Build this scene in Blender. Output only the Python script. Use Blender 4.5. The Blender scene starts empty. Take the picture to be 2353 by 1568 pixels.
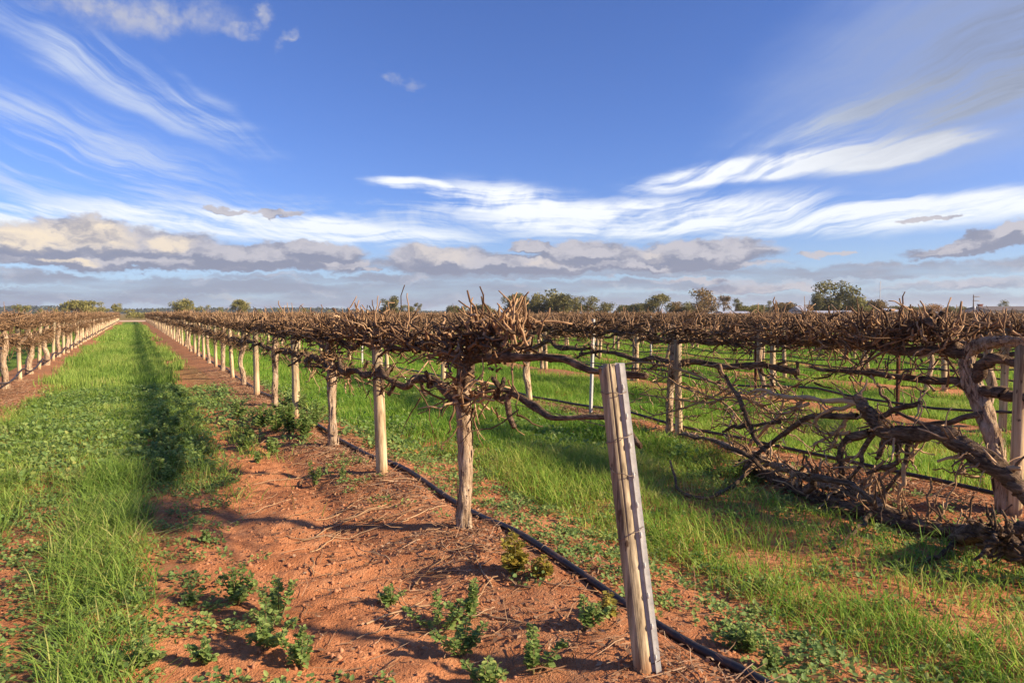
import bpy, math, random
import numpy as np
from mathutils import Vector

# ------------------------------------------------------------------ camera, sky, sun, exposure
SC = bpy.context.scene
COL = SC.collection
F, CX, CY = 1569.0, 1176.0, 784.0            # photograph measured on a 2352 x 1568 grid, 24 mm lens
TH = math.radians(29.0)                      # the rows run along +Y, the camera looks 29 degrees to the right of them
PITCH = math.radians(-2.37)
EYE = 1.5
cam = bpy.data.cameras.new('camera'); cam.lens = 24.0; cam.sensor_width = 36.0
cam.clip_start = 0.05; cam.clip_end = 20000
co = bpy.data.objects.new('camera', cam); COL.objects.link(co)
co.location = (0, 0, EYE); co.rotation_euler = (math.pi / 2 + PITCH, 0, -TH)
SC.camera = co
FWD = np.array([math.sin(TH), math.cos(TH), 0.0]); RGT = np.array([math.cos(TH), -math.sin(TH), 0.0])

SUN_EL = math.radians(27.0); SUN_AZ = math.radians(136.0)
SUNV = Vector((math.sin(SUN_AZ) * math.cos(SUN_EL), math.cos(SUN_AZ) * math.cos(SUN_EL), math.sin(SUN_EL)))
sl = bpy.data.lights.new('sun', 'SUN'); sl.energy = 3.6; sl.angle = math.radians(2.5); sl.color = (1.0, 0.80, 0.56)
so = bpy.data.objects.new('sun', sl); COL.objects.link(so)
so.rotation_euler = SUNV.to_track_quat('Z', 'Y').to_euler(); so.location = (20, -20, 30)
SC.view_settings.view_transform = 'Standard'; SC.view_settings.look = 'None'
SC.view_settings.gamma = 1.0; SC.view_settings.use_curve_mapping = False
SC.view_settings.exposure = 1.5
SKY_STRENGTH = 0.104


def ray(px, py):
    """world direction through a point of the photograph"""
    r, u = (px - CX) / F, -(py - CY) / F
    f = math.cos(PITCH) - u * math.sin(PITCH); z = math.sin(PITCH) + u * math.cos(PITCH)
    return FWD * f + RGT * r + np.array([0, 0, z])


def onground(px, py, z=0.0):
    d = ray(px, py); t = (z - EYE) / d[2]
    return np.array([d[0] * t, d[1] * t, z])


def onplane(px, py, x):
    d = ray(px, py); t = x / d[0]
    return np.array([x, d[1] * t, EYE + d[2] * t])


def atdist(px, dist, z=0.0):
    d = ray(px, 719); d = d[:2] / (d[:2] @ FWD[:2])
    return np.array([d[0] * dist, d[1] * dist, z])


# ---- sky: Nishita plus a layer of cirrus filaments and a belt of cumulus, all laid out by world direction
class S:
    """a node socket with arithmetic"""
    def __init__(s, nt, o): s.nt, s.o = nt, o
    def op(s, kind, b=None, c=None):
        n = s.nt.nodes.new('ShaderNodeMath'); n.operation = kind
        for i, v in enumerate((s, b, c)):
            if v is None: continue
            if isinstance(v, S): s.nt.links.new(v.o, n.inputs[i])
            else: n.inputs[i].default_value = v
        return S(s.nt, n.outputs[0])
    def __add__(s, b): return s.op('ADD', b)
    def __sub__(s, b): return s.op('SUBTRACT', b)
    def __mul__(s, b): return s.op('MULTIPLY', b)
    def __truediv__(s, b): return s.op('DIVIDE', b)
    def max(s, b): return s.op('MAXIMUM', b)
    def min(s, b): return s.op('MINIMUM', b)
    def smooth(s, a, b, lo=0.0, hi=1.0):
        n = s.nt.nodes.new('ShaderNodeMapRange'); n.interpolation_type = 'SMOOTHSTEP'
        s.nt.links.new(s.o, n.inputs[0]); n.inputs[1].default_value = a; n.inputs[2].default_value = b
        n.inputs[3].default_value = lo; n.inputs[4].default_value = hi
        return S(s.nt, n.outputs[0])


def vec(nt, x, y, z=0.0):
    n = nt.nodes.new('ShaderNodeCombineXYZ')
    for i, v in enumerate((x, y, z)):
        if isinstance(v, S): nt.links.new(v.o, n.inputs[i])
        else: n.inputs[i].default_value = v
    return S(nt, n.outputs[0])


def vop(nt, kind, a, b=None):
    n = nt.nodes.new('ShaderNodeVectorMath'); n.operation = kind
    nt.links.new(a.o, n.inputs[0])
    if b is not None:
        if isinstance(b, S): nt.links.new(b.o, n.inputs[1])
        else: n.inputs[1].default_value = b
    return S(nt, n.outputs['Value' if kind in ('LENGTH', 'DOT_PRODUCT') else 0])


def noise(nt, v, scale, detail=4.0, rough=0.55, dist=0.0, col=False):
    n = nt.nodes.new('ShaderNodeTexNoise'); n.noise_dimensions = '3D'
    if v is not None: nt.links.new(v.o, n.inputs['Vector'])
    n.inputs['Scale'].default_value = scale; n.inputs['Detail'].default_value = detail
    n.inputs['Roughness'].default_value = rough; n.inputs['Distortion'].default_value = dist
    return S(nt, n.outputs['Color' if col else 'Fac'])


def mix(nt, f, a, b):
    n = nt.nodes.new('ShaderNodeMix'); n.data_type = 'RGBA'
    for k, v in ((0, f), (6, a), (7, b)):
        if isinstance(v, S): nt.links.new(v.o, n.inputs[k])
        elif k == 0: n.inputs[k].default_value = v
        else: n.inputs[k].default_value = tuple(v) + (1.0,) if len(v) == 3 else v
    return S(nt, n.outputs[2])


def build_world():
    w = bpy.data.worlds.new('World'); SC.world = w; w.use_nodes = True
    nt = w.node_tree; nt.nodes.clear()
    out = nt.nodes.new('ShaderNodeOutputWorld'); bg = nt.nodes.new('ShaderNodeBackground')
    nt.links.new(bg.outputs[0], out.inputs[0]); bg.inputs[1].default_value = SKY_STRENGTH
    sky = nt.nodes.new('ShaderNodeTexSky'); sky.sky_type = 'NISHITA'; sky.sun_disc = False
    sky.sun_elevation = SUN_EL; sky.sun_rotation = SUN_AZ; sky.air_density = 1.0; sky.dust_density = 0.35; sky.ozone_density = 3.0
    base = vop(nt, 'MULTIPLY', S(nt, sky.outputs[0]), (0.285, 0.345, 0.56))      # the camera's deeper blue
    w.cycles.sampling_method = 'MANUAL'; w.cycles.sample_map_resolution = 256
    tc = nt.nodes.new('ShaderNodeTexCoord'); d = S(nt, tc.outputs['Generated'])
    right = vop(nt, 'DOT_PRODUCT', d, tuple(RGT)); fwd = vop(nt, 'DOT_PRODUCT', d, tuple(FWD)); up = vop(nt, 'DOT_PRODUCT', d, (0, 0, 1))
    az = right.op('ARCTAN2', fwd); el = up.op('ARCSINE')
    ae = vec(nt, az, el)

    def angles(px, py):
        q = ray(px, py); q = q / np.linalg.norm(q)
        return math.atan2(q @ RGT, q @ FWD), math.asin(q[2])

    def field(items, src):
        m = None
        sp = nt.nodes.new('ShaderNodeSeparateXYZ'); nt.links.new(src.o, sp.inputs[0]); sx, sy = S(nt, sp.outputs[0]), S(nt, sp.outputs[1])
        for (px, py, hw, hh, deg) in items:
            if m is not None: src = vec(nt, m.op('MULTIPLY_ADD', 1e-9, sx), sy)      # one after the other: keeps the shader's stack small
            a, e = angles(px, py)
            mp = nt.nodes.new('ShaderNodeMapping'); mp.vector_type = 'TEXTURE'
            a2, e2 = angles(px + hw, py); a3, e3 = angles(px, py - hh)
            mp.inputs['Location'].default_value = (a, e, 0); mp.inputs['Rotation'].default_value = (0, 0, math.radians(deg))
            mp.inputs['Scale'].default_value = (abs(a2 - a), abs(e3 - e), 1)
            nt.links.new(src.o, mp.inputs['Vector'])
            v = vop(nt, 'LENGTH', S(nt, mp.outputs[0])).op('MULTIPLY', -1.0) + 1.0
            m = v if m is None else m.max(v)
        return m

    # cirrus: filaments that lie in a high flat layer and run away from the camera
    hz = up.max(0.0) + 0.06
    pl = vec(nt, right / hz, fwd / hz)
    wob = noise(nt, pl, 0.35, 3, 0.5, col=True)
    plw = vop(nt, 'ADD', pl, vop(nt, 'MULTIPLY', wob, (1.6, 2.6, 0)))
    fil2 = noise(nt, vop(nt, 'MULTIPLY', plw, (4.2, 0.55, 1)), 1.6, 4, 0.6)
    ax, ex = angles(1060, 640)
    fa = (el - ex).op('ARCTAN2', az - ax); fr = ((el - ex) * (el - ex) + (az - ax) * (az - ax) + 0.0004).op('LOGARITHM', 2.718)
    fv = vec(nt, fa, fr)
    fw = vop(nt, 'ADD', fv, vop(nt, 'MULTIPLY', noise(nt, vop(nt, 'MULTIPLY', fv, (1.5, 1.0, 1)), 1.2, 3, 0.5, col=True), (0.16, 0.4, 0)))
    fan = noise(nt, vop(nt, 'MULTIPLY', fw, (19.0, 0.6, 1)), 1.0, 7, 0.68)
    broad = noise(nt, vop(nt, 'MULTIPLY', pl, (0.5, 0.16, 1)), 1.0, 3, 0.5)
    soft = vop(nt, 'ADD', ae, vop(nt, 'MULTIPLY', vop(nt, 'SUBTRACT', noise(nt, vop(nt, 'MULTIPLY', ae, (1, 3, 1)), 6.0, 5, 0.6, col=True), (0.5, 0.5, 0.5)), (0.13, 0.022, 0)))
    strong = field([(1480, 500, 700, 66, 0), (2000, 495, 760, 56, 1), (1180, 470, 280, 60, -8), (1740, 385, 430, 40, 7), (2050, 352, 300, 36, 6), (640, 520, 620, 50, -3), (960, 425, 130, 26, -6), (90, 505, 460, 60, 0)], soft).smooth(-0.12, 0.55)
    weak = field([(250, 430, 620, 110, -8), (140, 330, 520, 120, -12), (300, 190, 420, 90, -22), (2080, 255, 640, 80, 9), (900, 500, 700, 60, 0)], soft).smooth(-0.05, 0.65)
    hor = noise(nt, vop(nt, 'MULTIPLY', vop(nt, 'ADD', ae, vop(nt, 'MULTIPLY', noise(nt, ae, 4.0, 3, 0.5, col=True), (0.12, 0.06, 0))), (3.5, 44.0, 1)), 1.0, 7, 0.68)
    fk = (az - ax).op('ABSOLUTE').smooth(0.08, 0.5)
    a1 = fan * fk * 0.75 + hor * (fk * -0.75 + 0.8) + fil2 * 0.2
    c1 = (a1 + strong * 0.09).smooth(0.44, 0.66) * strong
    c2 = a1.smooth(0.42, 0.64) * weak * 0.75
    veil = field([(2380, 90, 1450, 420, 12)], soft).smooth(-0.05, 0.95) * (a1.smooth(0.35, 0.65) * 0.45 + 0.55)
    elsewhere = az.op('ABSOLUTE').smooth(0.62, 1.1) * a1.smooth(0.46, 0.68) * broad.smooth(0.42, 0.62) * 0.8
    cir = (c1.max(c2).max(elsewhere) + veil).min(0.97) * el.smooth(0.005, 0.06)
    cirrus_col = mix(nt, strong, (2.3, 2.6, 3.15), (3.5, 3.6, 3.75))
    cirrus_col = mix(nt, veil, cirrus_col, (0.80, 0.94, 1.34))
    col = mix(nt, cir, base, cirrus_col)
    # pale air over the horizon
    lowair = el.smooth(0.0, 0.17, 1.0, 0.0)
    col = mix(nt, lowair * 0.55, col, (1.9, 2.5, 2.85))

    # cumulus
    ns = vop(nt, 'SUBTRACT', noise(nt, vop(nt, 'MULTIPLY', ae, (1, 1.5, 1)), 21.0, 8, 0.66, col=True), (0.5, 0.5, 0.5))
    aw = vop(nt, 'ADD', ae, vop(nt, 'MULTIPLY', ns, (0.075, 0.042, 0)))
    GREY = [(215, 566, 300, 46, 0), (200, 545, 130, 42, 0), (40, 560, 200, 42, 0), (560, 590, 270, 26, -2), (720, 577, 110, 22, 0), (300, 600, 460, 18, 0), (770, 603, 90, 9, 0),
                  (1020, 596, 120, 32, 0), (1190, 606, 300, 20, 0), (1350, 585, 110, 30, 0), (1600, 584, 160, 28, 2), (1230, 566, 60, 10, 0), (1420, 610, 330, 10, 0),
                  (2260, 560, 200, 16, 6), (2330, 535, 120, 22, 8), (2130, 503, 65, 7, 3), (1890, 580, 60, 6, 0), (1600, 643, 70, 6, 0), (1760, 660, 160, 8, 0), (850, 618, 24, 6, 0), (520, 482, 40, 8, 0), (640, 490, 60, 8, 0)]
    grey = field(GREY, aw); above = field(GREY, vop(nt, 'ADD', aw, (0.004, 0.009, 0)))
    belt = field([(500, 655, 620, 15, -1), (120, 640, 420, 14, -2), (1000, 664, 500, 18, 1), (1500, 655, 520, 13, 0), (2080, 620, 520, 17, 1), (2300, 650, 380, 14, 2), (300, 690, 900, 14, 0), (1300, 690, 1100, 14, 0), (2200, 690, 800, 12, 0), (1900, 700, 600, 9, 0), (800, 640, 300, 8, 0), (200, 668, 500, 9, 0), (1250, 630, 500, 9, 1), (1700, 625, 300, 8, 0)], aw)
    bn = noise(nt, vop(nt, 'MULTIPLY', ae, (1, 7, 1)), 7.0, 6, 0.55)
    ring = az.op('ABSOLUTE').smooth(0.66, 0.9) * el.smooth(0.0, 0.02) * el.smooth(0.07, 0.14, 1.0, 0.0) * bn.smooth(0.46, 0.56)
    ga = grey.smooth(-0.34, 0.04) * 0.97
    ba = belt.smooth(-0.35, 0.30) * (bn.smooth(0.30, 0.60) * 0.6 + 0.4) * 0.95
    body = noise(nt, vop(nt, 'MULTIPLY', aw, (1, 2.2, 1)), 16.0, 6, 0.6)
    lit = noise(nt, vop(nt, 'MULTIPLY', vop(nt, 'ADD', aw, (0.010, 0.012, 0)), (1, 2.2, 1)), 16.0, 6, 0.6)
    tone = ((grey - above).min(0.22).max(-0.22) * 1.5 + (body - lit) * 2.4 + body * 0.6 + 0.10).smooth(0.12, 1.0)
    greycol = mix(nt, tone, (0.98, 1.05, 1.40), (2.05, 1.98, 2.15))
    beltcol = mix(nt, tone, (1.15, 1.28, 1.65), (1.95, 1.95, 2.2))
    col = mix(nt, ba.max(ring * 0.85), col, beltcol)
    col = mix(nt, ga, col, greycol)
    top = field([(205, 540, 130, 42, 0), (60, 545, 110, 38, 0), (390, 560, 70, 24, 0), (1020, 583, 85, 24, -6), (160, 598, 60, 8, 0), (1250, 600, 60, 12, 0), (1500, 588, 40, 12, 0), (520, 683, 60, 7, 0)], aw)
    ta = top.smooth(-0.1, 0.55) * (tone * 0.7 + 0.3) * ga.max(ba) * (body.smooth(0.30, 0.52) * 0.6 + 0.4)
    topcol = mix(nt, az.smooth(-0.75, 0.0), (3.5, 2.95, 2.25), (2.5, 2.3, 2.25))
    col = mix(nt, ta, col, topcol)
    # ragged puffs overhead
    puff = field([(370, 38, 190, 50, 8), (250, 20, 190, 36, 0), (545, 68, 48, 22, 12), (610, 35, 28, 24, 40), (655, 95, 34, 12, 45), (925, 188, 40, 14, -5)], aw)
    pa = puff.smooth(-0.35, 0.75) * noise(nt, ae, 24.0, 6, 0.6).smooth(0.32, 0.66) * 0.72
    col = mix(nt, pa, col, (2.1, 2.1, 2.25))
    # below the horizon nothing is seen; keep it earth coloured
    col = mix(nt, el.smooth(-0.03, -0.005, 1.0, 0.0), col, (0.7, 0.55, 0.4))
    nt.links.new(col.o, bg.inputs[0])


build_world()

# ------------------------------------------------------------------ helpers
RNG = np.random.default_rng(7)
random.seed(7)
TAB = np.random.default_rng(3).random((256, 256))


def vn(x, y, s=0):
    """value noise, 0..1"""
    x = np.asarray(x, float) + s * 37.13; y = np.asarray(y, float) + s * 11.71
    xi = np.floor(x).astype(int); yi = np.floor(y).astype(int); fx = x - xi; fy = y - yi
    fx = fx * fx * (3 - 2 * fx); fy = fy * fy * (3 - 2 * fy)
    g = lambda a, b: TAB[a & 255, b & 255]
    return (g(xi, yi) * (1 - fx) + g(xi + 1, yi) * fx) * (1 - fy) + (g(xi, yi + 1) * (1 - fx) + g(xi + 1, yi + 1) * fx) * fy


def fbm(x, y, s=0, o=4):
    v, a, t = 0, 1.0, 0
    for i in range(o):
        v = v + a * vn(x * 2 ** i, y * 2 ** i, s + i * 5); t += a; a *= 0.5
    return v / t


def sstep(a, b, x):
    t = np.clip((np.asarray(x, float) - a) / (b - a), 0, 1)
    return t * t * (3 - 2 * t)


ROW1, ROWL, ROW2 = 1.885, -2.13, 5.55
PITCHROW = 3.66
ROWS_R = [ROW1, ROW2] + [ROW2 + PITCHROW * k for k in range(1, 24)]
ROWS_L = [ROWL - 3.75 * k for k in range(0, 7)]
ALLROWS = np.array(sorted(ROWS_L + ROWS_R))
YEND = 134.0
STEP = 3.48


def rowdist(x):
    x = np.asarray(x, float)
    i = np.clip(np.searchsorted(ALLROWS, x), 1, len(ALLROWS) - 1)
    a, b = ALLROWS[i - 1], ALLROWS[i]
    near = np.where(np.abs(x - a) < np.abs(x - b), a, b)
    return x - near


def gz(x, y):
    """height of the ground"""
    x = np.asarray(x, float); y = np.asarray(y, float)
    r = np.hypot(x, y)
    rd = rowdist(x)
    infield = sstep(YEND + 6, YEND, y)
    h = 0.075 * np.exp(-(rd / 0.5) ** 2) * infield
    for t in (-1.05, 1.05):
        pass
    h = h - 0.03 * np.exp(-((np.abs(rd) - 0.95) / 0.22) ** 2) * infield
    fade = sstep(60, 25, r)
    h = h + (fbm(x * 0.9, y * 0.9, 1, 3) - 0.5) * 0.09 * fade
    near = sstep(16, 9, r)
    h = h + (fbm(x * 5, y * 3.2, 2, 4) - 0.5) * 0.065 * near
    for rx, rw, rdp in ((0.62, .10, .028), (1.28, .12, .030), (0.95, .2, -.018)):
        h = h - rdp * np.exp(-((x - rx - .10 * (vn(y * .7, y * 0, 6) - .5)) / rw) ** 2) * near
    # crumbly ripples left by the tyres on the bare path
    path = np.exp(-((x - 1.0) / 0.6) ** 2) * near
    h = h + path * 0.02 * np.sin(y * 26 + 4 * vn(x * 3, y * 3, 9)) * vn(x * 2.0, y * 2.0, 8)
    return h


def grass_d(x, y):
    """how much of the ground is covered by grass, 0..1"""
    x = np.asarray(x, float); y = np.asarray(y, float)
    n = fbm(x * 1.1, y * 0.55, 20, 3); n2 = vn(x * 3.1, y * 1.7, 25)
    jit = (n - 0.5) * 1.5
    lane_a = (x > ROWL) & (x < ROW1)
    strip = sstep(0.25, 0.08, np.abs(x + 0.20 + jit * 0.30)) * (.35 + .5 * n2)
    wide = sstep(-1.85, -1.4, x + jit * 0.6) * np.maximum(sstep(0.85, 0.55, x + jit * 0.4), sstep(1.45, 1.1, x + jit * .5) * sstep(.42, .6, n) * .8)
    f = sstep(5.0, 12.0, y)
    patch = sstep(0.36, 0.56, vn(x * 0.9, y * 0.35, 33))
    left = sstep(-2.0, -1.5, x) * sstep(-0.7, -0.9, x) * sstep(4.6, 6.5, y) * 0.8
    ga = np.maximum(np.maximum(strip, left * patch * .7) * (1 - f) + wide * f * (0.45 + 0.55 * np.maximum(patch, sstep(-0.75, -0.55, x))), strip * 0.9)
    lane_b = (x > ROW1) & (x < ROW2)
    bnd = sstep(2.75, 3.05, x + jit * 0.35) * sstep(4.55, 4.2, x + jit * 0.4)
    bnd = bnd * (0.07 + 0.6 * sstep(0.42, 0.60, n) + 0.14 * sstep(3.3, 3.8, x)) * (1 - 0.65 * np.exp(-((x - 3.32 - jit * .2) / 0.16) ** 2) * sstep(0.42, 0.58, n2))
    bfar = sstep(2.3, 2.6, x + jit * 0.3) * sstep(5.45, 5.2, x + jit * 0.3)
    g = np.maximum(sstep(6, 10, y), sstep(4.0, 5.5, y) * sstep(3.2, 3.6, x)); gb = bnd * (1 - g) + np.maximum(bnd, bfar * 0.9) * g
    rd = np.abs(rowdist(x))
    go = sstep(0.2, 0.6, rd + jit * 0.3) * (.55 + .42 * sstep(.35, .55, n))
    gl = sstep(0.45, 0.85, rd + jit * 0.3) * 0.9
    out = np.where(lane_a, ga, np.where(lane_b, gb, np.where(x > ROW2, go, gl)))
    return out * sstep(YEND + 2, YEND - 2, y)


def weed_d(x, y):
    x = np.asarray(x, float); y = np.asarray(y, float)
    n = fbm(x * 1.6, y * 0.9, 40, 3); m = vn(x * 0.8, y * 0.5, 45)
    la = sstep(-1.6, -1.1, x) * sstep(0.55, 0.1, x + (n - 0.5)) * (0.35 + 0.65 * sstep(0.35, 0.55, n))
    la = np.maximum(la * (1 + 0.6 * (x < -.5)), sstep(0.7, 1.0, x) * sstep(1.7, 1.4, x) * sstep(8, 10, y) * sstep(0.38, 0.5, m) * 0.8)
    la = np.maximum(la, sstep(0.0, 0.4, x) * sstep(1.0, 0.7, x) * sstep(5.2, 6.6, y) * sstep(0.30, 0.48, m) * 1.1)
    soil = 0.30 * sstep(0.45, 0.62, n)
    lb = 2.0 * sstep(2.12, 2.3, x) * sstep(3.15, 2.75, x + (n - 0.5) * 0.8) * (0.4 + 0.6 * sstep(0.4, 0.55, n))
    lb2 = sstep(3.9, 4.3, x) * sstep(5.35, 5.0, x) * 0.9 * sstep(0.34, 0.5, n)
    lb3 = ((x > 2.2) & (x < 5.4)) * 0.22
    oth = sstep(0.25, 0.6, np.abs(rowdist(x))) * 0.25
    return np.where((x > ROWL) & (x < ROW1), np.maximum(la, soil * (x > 0.2)), np.where((x > ROW1) & (x < ROW2), np.maximum(np.maximum(lb, lb2), lb3), oth))


class MB:
    """collects geometry, then links it as one mesh object"""
    def __init__(s): s.v = []; s.q = []; s.t = []; s.a = []; s.n = 0
    def add(s, v, q=None, t=None, tint=0.5):
        v = np.asarray(v, np.float32).reshape(-1, 3)
        if q is not None and len(q): s.q.append(np.asarray(q, np.int64).reshape(-1, 4) + s.n)
        if t is not None and len(t): s.t.append(np.asarray(t, np.int64).reshape(-1, 3) + s.n)
        a = np.empty(len(v), np.float32); a[:] = tint
        s.v.append(v); s.a.append(a); s.n += len(v)
        return s
    def mesh(s, name, mat, smooth=True):
        me = bpy.data.meshes.new(name)
        V = np.concatenate(s.v); A = np.concatenate(s.a)
        Q = np.concatenate(s.q) if s.q else np.zeros((0, 4), int); T = np.concatenate(s.t) if s.t else np.zeros((0, 3), int)
        me.vertices.add(len(V)); me.vertices.foreach_set('co', V.ravel())
        L = np.concatenate([Q.ravel(), T.ravel()]).astype(np.int32)
        me.loops.add(len(L)); me.loops.foreach_set('vertex_index', L)
        n = len(Q) + len(T); me.polygons.add(n)
        st = np.concatenate([np.arange(len(Q)) * 4, len(Q) * 4 + np.arange(len(T)) * 3]).astype(np.int32)
        me.polygons.foreach_set('loop_start', st)
        me.polygons.foreach_set('use_smooth', np.full(n, smooth))
        me.update(calc_edges=True)
        at = me.attributes.new('tint', 'FLOAT', 'POINT'); at.data.foreach_set('value', A)
        if mat: me.materials.append(mat)
        return me
    def build(s, name, mat, parent=None, smooth=True, kind=None):
        o = bpy.data.objects.new(name, s.mesh(name, mat, smooth)); COL.objects.link(o)
        if parent: o.parent = parent
        if kind: o['kind'] = kind
        return o


def link(name, me, parent=None, kind=None):
    o = bpy.data.objects.new(name, me); COL.objects.link(o)
    if parent: o.parent = parent
    if kind: o['kind'] = kind
    return o


def tag(o, label, cat, group=None):
    o['label'] = label; o['category'] = cat
    if group: o['group'] = group
    return o


def empty(name, loc, rz=0, sc=(1, 1, 1)):
    o = bpy.data.objects.new(name, None); COL.objects.link(o); o.empty_display_size = 0.1
    o.location = loc; o.rotation_euler = (0, 0, rz); o.scale = sc
    return o


def tubes(P, R, k, tint=0.5, cap=True):
    """many tubes at once: P (N,S,3), R (N,S) -> verts, quads, tris"""
    P = np.asarray(P, float); R = np.asarray(R, float); N, Sg, _ = P.shape
    T = np.empty_like(P); T[:, 1:-1] = P[:, 2:] - P[:, :-2]; T[:, 0] = P[:, 1] - P[:, 0]; T[:, -1] = P[:, -1] - P[:, -2]
    T /= np.linalg.norm(T, axis=2, keepdims=True) + 1e-9
    mt = T.mean(axis=1); ref = np.where(np.abs(mt[:, 2:3]) > 0.75, np.array([[1.0, 0.1, 0]]), np.array([[0.05, 0.1, 1.0]]))[:, None, :]
    A = np.cross(T, np.broadcast_to(ref, T.shape)); A /= np.linalg.norm(A, axis=2, keepdims=True) + 1e-9
    B = np.cross(T, A)
    an = np.arange(k) / k * 2 * math.pi
    V = P[:, :, None, :] + R[:, :, None, None] * (A[:, :, None, :] * np.cos(an)[None, None, :, None] + B[:, :, None, :] * np.sin(an)[None, None, :, None])
    i = np.arange(N)[:, None, None] * (Sg * k); s = np.arange(Sg - 1)[None, :, None] * k; j = np.arange(k)[None, None, :]; j2 = (j + 1) % k
    q = np.stack([i + s + j, i + s + j2, i + s + k + j2, i + s + k + j], axis=-1).reshape(-1, 4)
    t = None; qc = None
    if cap:
        b = np.arange(N) * Sg * k + (Sg - 1) * k
        if k == 4: qc = np.stack([b, b + 1, b + 2, b + 3], axis=1)
        else: t = np.concatenate([np.stack([b, b + m, b + m + 1], axis=1) for m in range(1, k - 1)])
    if qc is not None: q = np.concatenate([q, qc])
    tt = np.broadcast_to(np.asarray(tint, float).reshape(-1, 1) if np.ndim(tint) else np.array([[tint]]), (N, Sg * k)).ravel()
    return V.reshape(-1, 3), q, t, tt


def smooth_path(pts, n):
    """resample a polyline as a Catmull-Rom curve; pts rows may carry extra columns (radius)"""
    p = np.asarray(pts, float); p = np.vstack([2 * p[0] - p[1], p, 2 * p[-1] - p[-2]])
    m = len(p) - 3; u = np.linspace(0, m - 1e-6, n); i = u.astype(int); f = (u - i)[:, None]
    a, b, c, d = p[i], p[i + 1], p[i + 2], p[i + 3]
    return 0.5 * ((2 * b) + (c - a) * f + (2 * a - 5 * b + 4 * c - d) * f ** 2 + (3 * b - a - 3 * c + d) * f ** 3)


def limb(mb, pts, n=24, k=10, knob=0.25, seed=0, twist=3.0, tint=0.35, wob=0.0, cap=True):
    """a gnarled limb along pts = rows (x, y, z, radius): ridged, knobbly, twisted"""
    r = np.random.default_rng(seed)
    c = smooth_path(pts, n); P = c[:, :3].copy(); R = c[:, 3]
    if wob:
        s = np.linspace(0, 1, n) * max(2, n / 5)
        for a in range(3): P[:, a] += wob * (vn(s * 1.7, a * 9.1 + 0 * s, seed % 97) - 0.5) * 2 * np.minimum(1, np.linspace(0, 6, n))
    V, q, t, tt = tubes(P[None], R[None], k, tint, cap)
    V = V.reshape(n, k, 3)
    j = np.arange(k)[None, :]; s = np.arange(n)[:, None]
    arc = np.concatenate([[0], np.cumsum(np.linalg.norm(np.diff(P, axis=0), axis=1))])[:, None]
    ridge = vn((j / k * 6 + arc * twist) % 6 * 1.0 + 3, arc * 5, seed % 91)
    kn = vn(arc * 9 + 0 * j, j * 0.4 + 7, (seed + 13) % 89)
    f = 1 + knob * (ridge - 0.5) * 1.3 + knob * (kn - 0.5) * 1.0
    if k >= 14: f = f + 0.24 * (np.abs(vn(j * 0.9 + arc * twist * 2, arc * 11, (seed + 5) % 83) - 0.5) * 2 - 0.5)
    V = P[:, None, :] + (V - P[:, None, :]) * f[:, :, None]
    mb.add(V.reshape(-1, 3), q, t, tt)


def flare(mb, pts, **kw):
    limb(mb, pts, **kw)


# ------------------------------------------------------------------ materials
def mat(name):
    m = bpy.data.materials.new(name); m.use_nodes = True
    nt = m.node_tree; b = nt.nodes['Principled BSDF']
    return m, nt, b


def attr(nt, name='tint'):
    n = nt.nodes.new('ShaderNodeAttribute'); n.attribute_name = name
    return S(nt, n.outputs['Fac'])


def coords(nt, which='Object'):
    n = nt.nodes.new('ShaderNodeTexCoord'); return S(nt, n.outputs[which])


def ramp(nt, f, stops):
    n = nt.nodes.new('ShaderNodeValToRGB'); nt.links.new(f.o, n.inputs[0]); e = n.color_ramp.elements
    while len(e) < len(stops): e.new(0.5)
    for i, (p, c) in enumerate(stops): e[i].position = p; e[i].color = tuple(c) + (1,)
    return S(nt, n.outputs[0])


def bump(nt, b, h, strength, dist):
    n = nt.nodes.new('ShaderNodeBump'); n.inputs['Strength'].default_value = strength; n.inputs['Distance'].default_value = dist
    nt.links.new(h.o, n.inputs['Height']); nt.links.new(n.outputs[0], b.inputs['Normal'])


def setc(nt, b, c, rough=0.9, spec=0.2):
    if isinstance(c, S): nt.links.new(c.o, b.inputs['Base Color'])
    else: b.inputs['Base Color'].default_value = tuple(c) + (1,)
    b.inputs['Roughness'].default_value = rough; b.inputs['Specular IOR Level'].default_value = spec


def m_bark():
    m, nt, b = mat('old_vine_bark'); c = coords(nt); t = attr(nt)
    st = noise(nt, vop(nt, 'MULTIPLY', c, (48, 48, 7)), 1.0, 6, 0.72, 0.6)
    big = noise(nt, c, 7.0, 3, 0.5)
    col = ramp(nt, st * 0.75 + big * 0.25, [(0.36, (0.045, 0.030, 0.020)), (0.42, (0.22, 0.145, 0.092)), (0.50, (0.47, 0.34, 0.225)), (0.64, (0.66, 0.52, 0.38))])
    setc(nt, b, col, 0.95, 0.1); bump(nt, b, st, 1.0, 0.03)
    return m


def m_arm():
    m, nt, b = mat('dark_cordon_bark'); c = coords(nt)
    st = noise(nt, vop(nt, 'MULTIPLY', c, (55, 14, 55)), 1.0, 6, 0.65)
    big = noise(nt, c, 5.0, 3, 0.5)
    col = ramp(nt, st * 0.7 + big * 0.3, [(0.34, (0.030, 0.020, 0.014)), (0.48, (0.105, 0.070, 0.046)), (0.64, (0.28, 0.195, 0.13))])
    setc(nt, b, col, 0.95, 0.1); bump(nt, b, st, 1.0, 0.022)
    return m


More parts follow.
